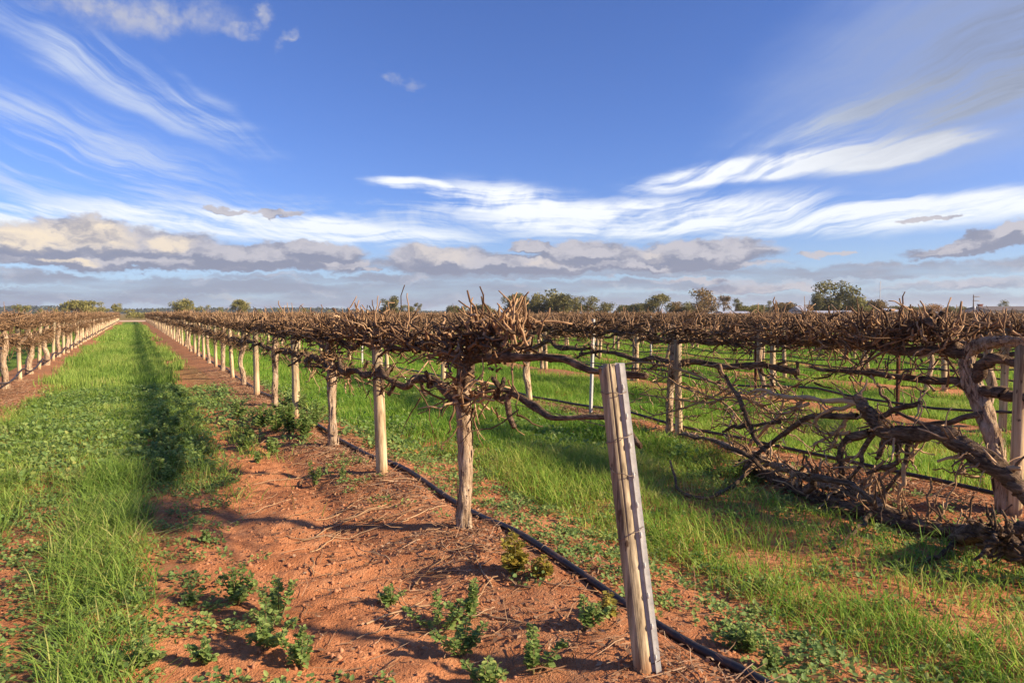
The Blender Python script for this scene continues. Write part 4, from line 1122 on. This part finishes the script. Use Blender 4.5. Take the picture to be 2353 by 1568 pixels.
r_ = np.random.default_rng(1234)
near_g, mid_g, far_g, lush_n, lush_m = MB(), MB(), MB(), MB(), MB()
x, y = sample(grass_d, 4300, -2.1, 5.3, 1.0, 9, 0, 7.5, r_); k = x < ROW1
blades(near_g, x[k], y[k], r_, .06, .27, .0033, 3, 1.7, .13); blades(lush_n, x[~k], y[~k], r_, .05, .19, .0032, 3, 1.4, .26)
x, y = sample(grass_d, 2600, -2.1, 13, 1.5, 17, 7.5, 16, r_); k = x < ROW1
blades(mid_g, x[k], y[k], r_, .05, .145, .0048, 2, 1.3, .08); blades(lush_m, x[~k], y[~k], r_, .07, .205, .0050, 2, 1.0, .08)
x, y = sample(grass_d, 1500, 5.6, 11, 1.5, 8, 0, 7.5, r_); blades(lush_m, x, y, r_, .09, .23, .0048, 2, .9, .06)
x, y = sample(grass_d, 560, -2.1, 32, 4, 45, 16, 40, r_); k = x < ROW1; blades(far_g, x[k], y[k], r_, .10, .22, .011, 1, .5, .03); blades(lush_m, x[~k], y[~k], r_, .10, .21, .011, 1, .5, .03)
x, y = sample(grass_d, 60, -20, 32, 30, 100, 40, 95, r_); blades(far_g, x, y, r_, .12, .24, .028, 1, .5, .03)
for mb, nm, lb in ((near_g, 'lane_grass', 'long green grass blades in the lanes close by'), (mid_g, 'lane_grass', 'green grass filling the lanes between the vine rows'), (far_g, 'lane_grass', 'far short grass along the lanes'), (lush_n, 'lush_grass', 'bright tufted grass beyond the black pipe'), (lush_m, 'lush_grass', 'lush bright green grass under the farther vine rows')):
    o = mb.build(nm, M['lush' if nm[0:2] == 'lu' else 'grass'], kind='stuff'); o['label'] = lb; o['category'] = 'grass'


def leaf_hex(C, nrm, ln, wd, dirv):
    """pointed oval leaves, slightly folded: C base, dirv along, nrm up"""
    side = np.cross(nrm, dirv); side /= np.linalg.norm(side, axis=1, keepdims=True) + 1e-9
    ln = ln[:, None]; wd = wd[:, None]
    a = C; b = C + dirv * ln * .30 + side * wd + nrm * wd * .25; c = C + dirv * ln * .72 + side * wd * .75 + nrm * wd * .12
    d = C + dirv * ln; e = C + dirv * ln * .72 - side * wd * .75 + nrm * wd * .12; f = C + dirv * ln * .30 - side * wd + nrm * wd * .25
    V = np.stack([a, b, c, d, e, f], 1); b0 = np.arange(len(C)) * 6
    q = np.concatenate([np.stack([b0, b0 + 1, b0 + 2, b0 + 3], -1), np.stack([b0, b0 + 3, b0 + 4, b0 + 5], -1)])
    return V.reshape(-1, 3), q


def weeds(mb, x, y, r, nl, spread, hmax, size):
    n = len(x); N = n * nl
    cx = np.repeat(x, nl); cy = np.repeat(y, nl); sc = np.repeat(r.uniform(.5, 1.3, n), nl)
    a = r.random(N) * 2 * math.pi; rr = np.sqrt(r.random(N)) * spread * sc
    px, py = cx + np.cos(a) * rr, cy + np.sin(a) * rr
    z = gz(px, py) + .006 + r.random(N) * hmax * sc * (1.1 - rr / (spread * 1.4))
    dv = np.stack([np.cos(a), np.sin(a), r.normal(.15, .35, N)], -1) + r.normal(0, .45, (N, 3)); dv /= np.linalg.norm(dv, axis=1, keepdims=True)
    nm = np.stack([-np.cos(a) * .3, -np.sin(a) * .3, np.ones(N)], -1) + r.normal(0, .35, (N, 3)); nm -= (nm * dv).sum(1, keepdims=True) * dv; nm /= np.linalg.norm(nm, axis=1, keepdims=True)
    V, q = leaf_hex(np.stack([px, py, z], -1), nm, size * r.uniform(.6, 1.4, N), size * .42 * r.uniform(.7, 1.3, N), dv)
    ti = np.clip(np.repeat(r.normal(.42, .14, n), nl) + r.normal(0, .12, N) + (r.random(N) < .03) * .4, 0, 1)
    mb.add(V, q, None, np.repeat(ti, 6))


wn = MB()
x, y = sample(weed_d, 120, -2.1, 5.4, 1.0, 8, 0, 7, r_); weeds(wn, x, y, r_, 20, .065, .06, .023)
x, y = sample(weed_d, 60, -2.1, 6.0, 4, 17, 7, 15, r_); weeds(wn, x, y, r_, 12, .10, .13, .045)
o = wn.build('ground_weeds', M['weed'], smooth=False, kind='stuff'); o['label'] = 'low leafy weeds carpeting the soil beside the grass'; o['category'] = 'weeds'


# tall leafy weeds, each a plant of its own
def weed_plant(p, h, ns, leafsize, label, group=None, m='weed', seed=0, spread=.5):
    r = np.random.default_rng(seed); o = empty('leafy_weed', tuple(p)); tag(o, label, 'weed', group)
    sm, lm = MB(), MB()
    for s in range(ns):
        a = r.random() * 2 * math.pi; tilt = r.uniform(.1, 1) * spread if s else .12
        hh = h * (r.uniform(.5, 1.0) if s else 1.0); top = np.array([math.cos(a) * tilt * hh, math.sin(a) * tilt * hh, hh * (1 - .35 * tilt)])
        c = smooth_path(np.array([[0, 0, -.02], top * np.array([.45, .45, .4]), top * np.array([.85, .85, .78]), top]), 9)
        sm.add(*tubes(c[None], np.linspace(.0045, .0018, 9)[None], 5))
        leafsize_ = leafsize; nl = int(hh / leafsize * 14); u = r.uniform(.12, 1, nl) ** .8; i = u * 8; i0 = np.clip(i.astype(int), 0, 7); B = c[i0] + (c[i0 + 1] - c[i0]) * (i - i0)[:, None]
        la = r.random(nl) * 2 * math.pi; dv = np.stack([np.cos(la), np.sin(la), r.normal(.25, .3, nl)], -1); dv /= np.linalg.norm(dv, axis=1, keepdims=True)
        nm = np.array([[0, 0, 1.]]) + r.normal(0, .3, (nl, 3)); nm -= (nm * dv).sum(1, keepdims=True) * dv; nm /= np.linalg.norm(nm, axis=1, keepdims=True)
        sz = leafsize * r.uniform(.6, 1.15, nl) * (1.05 - .6 * u)
        V, q = leaf_hex(B + dv * leafsize * .15, nm, sz, sz * .40, dv); lm.add(V, q, None, np.repeat(np.clip(r.normal(.45 + .15 * u, .16), 0, 1), 6))
    sm.build('stem', M['stem'], o); lm.build('leaves', M[m], o, smooth=False, kind='stuff')
    return o


def gp(px, py): p = onground(px, py, 0.0); return pt(p[0], p[1], 0.0)


WE = [(545, 1385, .26, 6, .050, 'bushy upright green weed growing on the bare red path'), (640, 1420, .27, 5, .050, 'tall forked green weed next to the bushy weed on the red path'),
      (610, 1500, .22, 6, .050, 'spreading green weed with reddish stem on bare soil'), (690, 1530, .20, 4, .048, 'loose pale green weed leaning over bare soil'),
      (1010, 1450, .24, 3, .048, 'spindly upright weed with yellowing base leaves beside a taller one'), (1078, 1440, .25, 3, .048, 'tallest spindly weed on the soil near the dead twigs'),
      (1060, 1510, .20, 5, .050, 'low dense weed at the foot of the spindly weeds'), (1225, 1560, .26, 3, .050, 'upright weed with a bright green tip near the end post'),
      (1345, 1480, .20, 4, .050, 'green and yellow weed growing against the black pipe'), (1120, 1590, .16, 4, .055, 'broad leaved weed on bare soil by the low dense weed'),
      (900, 1395, .12, 5, .042, 'flat trailing weed beside dead twigs on soil'), (720, 1120, .28, 2, .045, 'thin single weed among twigs under the straight trunked vine'),
      (470, 1240, .09, 4, .045, 'small rosette weed on the bare red path'), (440, 1390, .12, 4, .042, 'small pale weed at the edge of the tall grass'), (330, 1540, .16, 6, .055, 'blue green weed at the foot of the tall grass strip'),
      (470, 1530, .12, 5, .045, 'tiny green weed between grass strip and bare soil'), (590, 1062, .12, 6, .045, 'flat dark weed on the sunny strip of soil'), (465, 1040, .20, 9, .050, 'dark bushy weed sitting on the bare path'), (790, 1112, .10, 4, .04, 'little green weed by the dry leaf litter'),
      (1470, 1320, .14, 4, .050, 'pale weed growing behind the black pipe near the end post'), (1720, 1500, .16, 6, .050, 'spreading weed between the pipe and the bright grass'), (1770, 1545, .15, 5, .048, 'yellow green weed at the corner of the bright grass')]
for i, (a, b, h, ns, lsz, lab) in enumerate(WE): weed_plant(gp(a, b), h * .86, ns + 2, lsz * .80, lab, seed=900 + i, spread=1.05)
weed_plant(gp(1185, 1345), .24, 9, .055, 'bushy yellowing weed growing against the black pipe', m='yellow', seed=950, spread=.6)
weed_plant(gp(1245, 1360), .13, 7, .045, 'small withered yellow weed beside the bushy yellow one', m='yellow', seed=951, spread=.8)
weed_plant(gp(1400, 1450), .12, 7, .045, 'withered yellow weed at the foot of the end post', m='yellow', seed=952, spread=.8)
BW = [(600, 985, .34, 9), (635, 1000, .38, 11), (665, 1010, .40, 12), (700, 1015, .36, 11), (720, 1000, .34, 9), (650, 970, .36, 9), (690, 975, .38, 9), (545, 960, .26, 8), (570, 1010, .22, 7), (625, 1040, .20, 7), (560, 1030, .18, 7)]
for i, (a, b, h, ns) in enumerate(BW): weed_plant(gp(a, b), h, ns, .062, 'bushy dark green weed in the clump around the timber post', 'bushy weeds around the post', seed=970 + i, spread=.65)
for i in range(22):
    a = 405 + 16 * math.sin(i * 2.1) * 1.5; b = 905 + i * 9.5
    weed_plant(gp(a - i * 1.2 + random.uniform(-14, 14), b), random.uniform(.14, .24), 7, .06, 'dark leafy weed along the shady edge of the grass lane', 'weeds edging the grass lane', seed=1000 + i, spread=.7)

# fallen prunings
def twig(px, py, ln, ang, rad, i):
    r = np.random.default_rng(2000 + i); p = onground(px, py, 0); u = np.linspace(-.5, .5, 9); cv = r.normal(0, .22)
    x = p[0] + ln * (np.cos(ang) * u - np.sin(ang) * cv * (u ** 2)); y = p[1] + ln * (np.sin(ang) * u + np.cos(ang) * cv * (u ** 2))
    x = x + r.normal(0, .006, 9); y = y + r.normal(0, .006, 9)
    z = gz(x, y) + rad * .8 + np.abs(r.normal(0, .006, 9)) + (.03 * r.random() * (u + .5))
    P = np.stack([x - p[0], y - p[1], z], -1); parts = MB()
    parts.add(*tubes(P[None], np.linspace(rad * 1.1, rad * .6, 9)[None], 6, r.uniform(.5, 1)))
    if r.random() < .6:
        j = r.integers(3, 7); d = P[j + 1] - P[j]; d /= np.linalg.norm(d); sd = np.array([-d[1], d[0], .15]) * r.choice([-1, 1])
        Q = np.array([P[j], P[j] + (d + sd * .6) * ln * .13, P[j] + (d * 1.2 + sd * .9) * ln * .2]); Q[:, 2] = np.maximum(Q[:, 2], gz(Q[:, 0] + p[0], Q[:, 1] + p[1]) + rad)
        parts.add(*tubes(Q[None], np.array([[rad * .7, rad * .6, rad * .4]]), 5, .8))
    o = parts.build('fallen_cane', M['cane']); o.location = (p[0], p[1], 0)
    return o


LT = 'pale pruned cane lying on the red soil below the vines'
tw = [(390, 1225, .55, .15, .004), (375, 1242, .22, .1, .003), (800, 1200, .7, .3, .005), (770, 1215, .6, .1, .004), (830, 1225, .65, -.3, .004), (760, 1235, .5, .9, .004), (850, 1190, .7, .05, .004), (720, 1225, .4, -.6, .004), (800, 1170, .6, .4, .004), (880, 1210, .5, -.2, .004),
      (715, 1300, .22, 1.4, .004), (1110, 1380, .3, .7, .004), (1180, 1370, .25, 1.8, .005), (990, 1320, .3, .4, .004), (1010, 1330, .2, 2.4, .004), (880, 1450, .28, .2, .003), (1100, 1295, .3, -.9, .004), (1300, 1380, .35, -.8, .004), (650, 1105, .5, .2, .004), (620, 1095, .4, -.2, .004), (740, 1060, .6, .2, .004), (700, 1045, .5, -.1, .004), (940, 1180, .6, -.2, .004), (980, 1200, .4, .3, .004), (690, 1180, .3, .5, .004), (590, 1170, .5, .35, .003)]
for i, t_ in enumerate(tw): tag(twig(*t_, i), LT, 'cane', 'fallen canes on the red soil')
for i in range(46):
    y = random.uniform(3.0, 14); x = random.choice([ROW1 - .1, ROW1 - .3, ROW1 - .5, ROW2 - .3]) + random.gauss(0, .22); p = np.array([x, y, 0])
    z = depth(x, y); px = CX + F * (x * RGT[0] + y * RGT[1]) / z; py = 719 + F * EYE / z
    if 0 < px < 2352 and py < 1568: tag(twig(px, py, random.uniform(.2, .6), random.uniform(0, 3.1), random.uniform(.003, .0055), 100 + i), LT, 'cane', 'fallen canes on the red soil')


def litter_d(x, y):
    rd = np.abs(rowdist(x)); return np.exp(-(rd / .42) ** 2) * (.25 + .75 * sstep(.35, .65, vn(x * 2.2, y * 1.4, 91))) + .12 * ((x > .7) & (x < 2)) * sstep(.4, .6, vn(x * 1.7, y * 1.3, 93))


x, y = sample(litter_d, 1300, -2.6, 6.3, 1, 16, 0, 16, r_); N = len(x); mb = MB()
leaf_cloud(mb, np.stack([x, y, gz(x, y) + .008 + .012 * r_.random(N)], -1), np.clip(r_.normal(.45, .25, N), 0, 1), r_, .016, .45)
x, y = sample(litter_d, 420, -2.6, 6.3, 1, 18, 0, 18, r_); N = len(x); a = r_.random(N) * 6.3
D = np.stack([np.cos(a), np.sin(a), r_.normal(0, .12, N)], -1)
mb.add(*cane_tubes(r_, np.stack([x, y, gz(x, y) + .012], -1), D, r_.uniform(.05, .22, N), r_.uniform(.0014, .003, N), r_.uniform(.3, 1, N), 4, 3, .3))
o = mb.build('leaf_litter', M['litter'], smooth=False, kind='stuff'); o['label'] = 'dry leaf and twig litter strewn under the vine rows'; o['category'] = 'litter'


def clod_d(x, y): return np.where((x > -1.5) & (x < 5.3), (1 - grass_d(x, y)) * .8, 0)
x, y = sample(clod_d, 600, -1.5, 5.3, 1, 8, 0, 8, r_); N = len(x); mb = MB()
oc = np.array([[1, 0, 0], [-1, 0, 0], [0, 1, 0], [0, -1, 0], [0, 0, 1], [0, 0, -1]], float); fc = np.array([[0, 2, 4], [2, 1, 4], [1, 3, 4], [3, 0, 4], [2, 0, 5], [1, 2, 5], [3, 1, 5], [0, 3, 5]])
sz = .0022 + .017 * r_.random(N) ** 5
V = np.stack([x, y, gz(x, y)], -1)[:, None] + oc[None] * sz[:, None, None] * r_.uniform(.5, 1.4, (N, 6, 1))
mb.add(V.reshape(-1, 3), None, (np.arange(N)[:, None, None] * 6 + fc[None]).reshape(-1, 3)); 
M['clod'] = m_simple('soil_clod', (0.26, 0.105, 0.05), (0.50, 0.25, 0.14), 9, 0.97, 0.05)
o = mb.build('soil_clods', M['clod'], kind='stuff'); o['label'] = 'small clods and stones scattered over the red soil'; o['category'] = 'soil'

# ------------------------------------------------------------------ trees, sheds and poles beyond the vineyard
def tree(px, top, wpx, dist, label, m='gum', seed=0, trunk=.35, clumps=20, dens=1.0, group=None, cone=0.0, name='gum_tree'):
    r = np.random.default_rng(seed); p = atdist(px, dist); s = dist / F
    H = (719 - top) * s * 1.18 + EYE; W = wpx * s / 2 * 1.22
    o = empty(name, (p[0], p[1], float(gz(p[0], p[1])))); tag(o, label, 'tree', group)
    tm, cm = MB(), MB(); hb = H * trunk
    limb(tm, [(0, 0, -.3, .03 * H), (r.normal(0, .01) * H, 0, hb * .5, .024 * H), (r.normal(0, .03) * H, r.normal(0, .03) * H, hb, .02 * H), (r.normal(0, .03) * H, 0, hb + (H - hb) * .55, .010 * H)], 10, 7, .2, seed, 1)
    for i in range(clumps):
        u = r.random(); zc = hb + (H - hb) * (.12 + .76 * u); wr = W * (1 - cone * u) * math.sqrt(max(.12, 1 - ((u - .4) / .75) ** 2)); a = r.random() * 2 * math.pi; rr = wr * math.sqrt(r.random()) * .78
        c = np.array([math.cos(a) * rr, math.sin(a) * rr, zc]); cr = (W * .36 + (H - hb) * .07) * r.uniform(.55, 1.05) * (1 - cone * u * .6)
        c[2] = min(c[2], H - cr * .62)
        limb(tm, [(0, 0, hb * r.uniform(.75, 1.1), .010 * H), (c[0] * .45, c[1] * .45, (hb + c[2]) / 2, .007 * H), (c[0], c[1], c[2], .003 * H)], 6, 5, .1, seed + i, 1)
        n = int(190 * dens); d = r.normal(size=(n, 3)); d /= np.linalg.norm(d, axis=1, keepdims=True); rad = r.random(n) ** .45
        P = c + d * rad[:, None] * cr * np.array([1, 1, .72])
        leaf_cloud(cm, P, np.clip(r.normal(.45, .12) + r.normal(0, .16, n), 0, 1), r, cr * .15, .8)
    tm.build('trunk', M['trunkgum'], o); cm.build('crown', M[m], o, smooth=False)
    return o


TR = [(45, 701, 34, 320, 'small pale olive tree at the near end of the left tree line', 'olive'), (180, 694, 60, 300, 'broad olive tree with a smaller one at its side', 'olive'), (220, 694, 34, 305, 'rounded olive tree leaning on the broad olive tree', 'olive'),
      (272, 699, 30, 320, 'small bushy tree beside the dirt track', 'olive'), (417, 690, 44, 290, 'round leafy tree standing alone behind the vine tops', 'olive'), (550, 692, 40, 290, 'pointed bushy tree standing alone behind the vine tops', 'olive'),
      (897, 684, 44, 230, 'slender gum tree with two rounded tufts of leaves', 'gum'), (936, 700, 36, 240, 'low dark rounded gum beside the slender gum', 'gum'), (961, 698, 16, 240, 'small narrow tree beside the low dark gum', 'gum'),
      (1185, 679, 60, 220, 'flat topped gum tree left of the great spreading gum', 'gum'), (1255, 673, 95, 225, 'great spreading dark gum tree', 'gum'), (1305, 681, 60, 222, 'rounded gum merging with the great spreading gum', 'gum'), (1349, 686, 50, 225, 'medium gum with open branches next to the rounded gum', 'gum'), (1393, 697, 44, 230, 'low pale gum beside the open branched gum', 'gum'), (1430, 703, 40, 240, 'very low shrubby gum over the vine tops', 'gum'),
      (1512, 681, 54, 220, 'leafy gum with a notched top', 'gum'), (1552, 697, 40, 225, 'low reddish gum beside the notched gum', 'gumred'), (1618, 671, 74, 215, 'tall reddish gum tree with bare forking limbs', 'gumred'), (1664, 682, 28, 216, 'small round gum tuft beside the tall reddish gum', 'gumred'), (1690, 688, 28, 216, 'second small round gum tuft near the zinc shed', 'gum'), (1715, 704, 50, 220, 'low green bush behind the zinc shed', 'olive'),
      (1802, 699, 66, 215, 'low spreading dark tree between the pine and orange tree', 'gumred'), (1850, 702, 36, 205, 'small orange autumn tree before the blue roof', 'orangeleaf'), (1918, 656, 92, 215, 'largest tree, a big round dense green crown over the sheds', 'gum'), (1885, 678, 44, 214, 'darker tree against the side of the largest tree', 'gum'), (1975, 686, 60, 214, 'lower green tree on the flank of the largest tree', 'olive'), (2015, 692, 50, 216, 'reddish bushy tree beyond the largest tree', 'gumred'), (2060, 704, 50, 230, 'low dark tree behind the blue shed', 'gum'),
      (1470, 700, 50, 235, 'low rounded gum filling the gap before the notched gum', 'gum'), (1590, 697, 50, 225, 'low dull gum at the foot of the tall reddish gum', 'gum'), (1745, 703, 46, 225, 'low olive tree beside the small pine', 'olive'), (1110, 702, 60, 240, 'low hazy gum beyond the pale trunked vine', 'gum'), (1050, 704, 50, 245, 'small hazy gum left of the low hazy gum', 'gum'), (2100, 706, 60, 235, 'low dark tree between the blue shed and twiggy tree', 'gum'), (2190, 706, 50, 235, 'low dark tree beside the power pole', 'gum'),
      (2140, 700, 40, 190, 'bare orange twiggy tree', 'orangeleaf'), (2313, 693, 32, 220, 'thin open tree beside the house', 'gum')]
for i, (px, top, w, d, lab, m) in enumerate(TR):
    tree(px, top, w, d, lab, m, 3000 + i * 17, (.14 if w > 30 else .3), clumps=11 if w < 40 else 22, dens=.55 if 'open' in lab or 'bare' in lab else 1.0)
tree(1769, 686, 22, 215, 'small upright pine tree', 'gum', 4001, .12, 12, .8, None, .7, 'pine_tree')
for i, (px, top, w) in enumerate([(85, 706, 24), (122, 706, 22), (150, 708, 18), (248, 705, 22), (300, 711, 24), (356, 707, 20), (455, 704, 26), (478, 703, 24), (505, 706, 24), (590, 708, 22), (640, 708, 26), (700, 707, 22), (760, 709, 24), (310, 716, 40), (325, 716, 50)]):
    tree(px, top, w, 260 if i < 13 else 200, 'low olive shrub in the scrub line beyond the dirt track', 'olive', 4100 + i, .15, 6, .7, 'shrubs beyond the dirt track', 0, 'scrub_bush')


def shed(px0, px1, top, eave, dist, label, roofm, walln='wall', name='shed', round_=False, depth_=9.0, windows=2, chimney=None):
    a, b = atdist(px0, dist), atdist(px1, dist); L = np.linalg.norm(b - a); s = dist / F; Ht = (719 - top) * s + EYE; He = max(1.9, (719 - eave) * s + EYE)
    if He > Ht - .4: He = Ht - .6
    c = (a + b) / 2; g = float(gz(c[0], c[1])); ang = math.atan2(b[1] - a[1], b[0] - a[0])
    o = empty(name, (c[0], c[1], g), ang); tag(o, label, 'building')
    hl, hd = L / 2, depth_ / 2
    MB().add([(-hl, -hd, -.2), (hl, -hd, -.2), (hl, hd, -.2), (-hl, hd, -.2), (-hl, -hd, He), (hl, -hd, He), (hl, hd, He), (-hl, hd, He), (-hl, 0, Ht - .12), (hl, 0, Ht - .12)],
             [[0, 1, 5, 4], [2, 3, 7, 6], [1, 2, 6, 5], [3, 0, 4, 7]], [[4, 8, 7], [5, 6, 9]]).build('wall', M[walln], o, smooth=False)
    n = 9; w_ = np.linspace(-1.06, 1.06, n); zz = (He + (Ht - He) * np.sqrt(np.maximum(0, 1 - (w_ / 1.08) ** 2))) if round_ else He + (Ht - He) * (1 - np.abs(w_)) 
    V = [(sx * hl * 1.03, w * hd, z + dz) for dz in (0, .1) for sx in (-1, 1) for w, z in zip(w_, zz)]
    q = [[i, i + 1, n + i + 1, n + i] for i in range(n - 1)] + [[2 * n + i, 3 * n + i, 3 * n + i + 1, 2 * n + i + 1] for i in range(n - 1)] + [[0, n, 3 * n, 2 * n], [n - 1, 2 * n - 1, 4 * n - 1, 3 * n - 1]]
    q += [[i, i + 1, 2 * n + i + 1, 2 * n + i] for i in range(n - 1)] + [[n + i, n + i + 1, 3 * n + i + 1, 3 * n + i] for i in range(n - 1)]
    rf = MB().add(V, q).build('roof', M[roofm], o, smooth=False)
    for i in range(windows):
        x = -hl + L * (i + 1) / (windows + 1); MB().add([(x - .5, -hd - .03, 1.0), (x + .5, -hd - .03, 1.0), (x + .5, -hd - .03, min(He - .2, 1.9)), (x - .5, -hd - .03, min(He - .2, 1.9)), (x - .5, -hd + .05, 1.0), (x + .5, -hd + .05, 1.0), (x + .5, -hd + .05, min(He - .2, 1.9)), (x - .5, -hd + .05, min(He - .2, 1.9))], [[0, 1, 2, 3], [1, 5, 6, 2], [4, 0, 3, 7], [3, 2, 6, 7]]).build('window', M['glass'], o, smooth=False)
    if chimney:
        x = (chimney[0] - (px0 + px1) / 2) * s; hc = (719 - chimney[1]) * s + EYE
        V = [(x + a_ * f, 1.0 + b_ * f, z) for z, f in ((He, .45), (hc - .25, .45), (hc - .25, .55), (hc, .55)) for a_, b_ in ((-1, -1), (1, -1), (1, 1), (-1, 1))]
        q = [[l * 4 + i, l * 4 + (i + 1) % 4, l * 4 + 4 + (i + 1) % 4, l * 4 + 4 + i] for l in range(3) for i in range(4)] + [[12, 13, 14, 15]]
        ch = MB().add(V, q).build('chimney', M['brick'], rf, smooth=False)
    return o


shed(1650, 1712, 715.5, 721, 185, 'low curved zinc shed roof showing over the vine tops', 'roof', round_=True)
shed(1826, 1845, 704, 714, 200, 'small pale gabled shed beside the orange tree', 'roof')
shed(1868, 1955, 714, 719, 195, 'long low pale shed in front of the largest tree', 'roof', windows=5)
shed(2025, 2052, 709, 715, 205, 'small blue grey shed right of the largest tree', 'roof')
shed(2240, 2352, 704, 713, 190, 'house with dark tiled roof and brick chimney', 'roofdark', name='house', windows=5, depth_=12, chimney=(2257, 698))


def pole(px, top, dist, label, name='utility_pole', rad=.16, arm=True, lattice=False, cat='pole'):
    p = atdist(px, dist); h = (719 - top) * dist / F + EYE; o = empty(name, (p[0], p[1], float(gz(p[0], p[1]))), -TH); tag(o, label, cat)
    MB().add(*tubes(np.array([[[0, 0, -.3], [0, 0, h * .5], [0, 0, h]]]), np.array([[rad, rad * .85, rad * .65]]), 8)).build('shaft', M['steel'] if lattice else M['pole'], o)
    if arm:
        for zz in (h - .4, h - 1.3):
            MB().add(*tubes(np.array([[[-.2, 0, zz], [.55, 0, zz], [1.3, 0, zz]]]), np.full((1, 3), .07), 4)).build('crossarm', M['pole'], o)
        MB().add(*tubes(np.array([[[.2, 0, h - 3.4], [.2, 0, h - 3.0], [.2, 0, h - 2.5]]]), np.full((1, 3), .22), 8)).build('transformer', M['roof'], o)
    if lattice:
        for k in range(int(h / 3)):
            MB().add(*tubes(np.array([[[-.35, 0, k * 3.], [.35, 0, k * 3. + 1.5], [-.35, 0, k * 3. + 3]]]), np.full((1, 3), .04), 4)).build('brace', M['steel'], o)
    return o


pole(2236, 677, 150, 'tall timber power pole with short crossarms near the house')
pole(2021, 646, 420, 'thin steel radio mast far behind the largest tree', 'radio_mast', .22, False, True, 'mast')
pole(1858, 699, 180, 'short lamp pole in front of the largest tree', 'lamp_pole', .09, False)
pole(262, 696, 330, 'thin pole on the skyline above the scrub', 'utility_pole', .2, True)

# ------------------------------------------------------------------ thin air haze over the plain
def build_haze():
    m = bpy.data.materials.new('haze_air'); m.use_nodes = True; nt = m.node_tree; nt.nodes.clear()
    out = nt.nodes.new('ShaderNodeOutputMaterial'); v = nt.nodes.new('ShaderNodeVolumePrincipled')
    v.inputs['Color'].default_value = (0.80, 0.88, 1.0, 1); v.inputs['Density'].default_value = HAZE; v.inputs['Anisotropy'].default_value = 0.2
    nt.links.new(v.outputs[0], out.inputs['Volume'])
    a = 6300.0; z0, z1 = -3.0, 60.0
    V = [(-a, -a, z0), (a, -a, z0), (a, a, z0), (-a, a, z0), (-a, -a, z1), (a, -a, z1), (a, a, z1), (-a, a, z1)]
    MB().add(V, [[3, 2, 1, 0], [4, 5, 6, 7], [0, 1, 5, 4], [1, 2, 6, 5], [2, 3, 7, 6], [3, 0, 4, 7]]).build('haze', m, smooth=False, kind='stuff')


HAZE = 0.00013
build_haze()
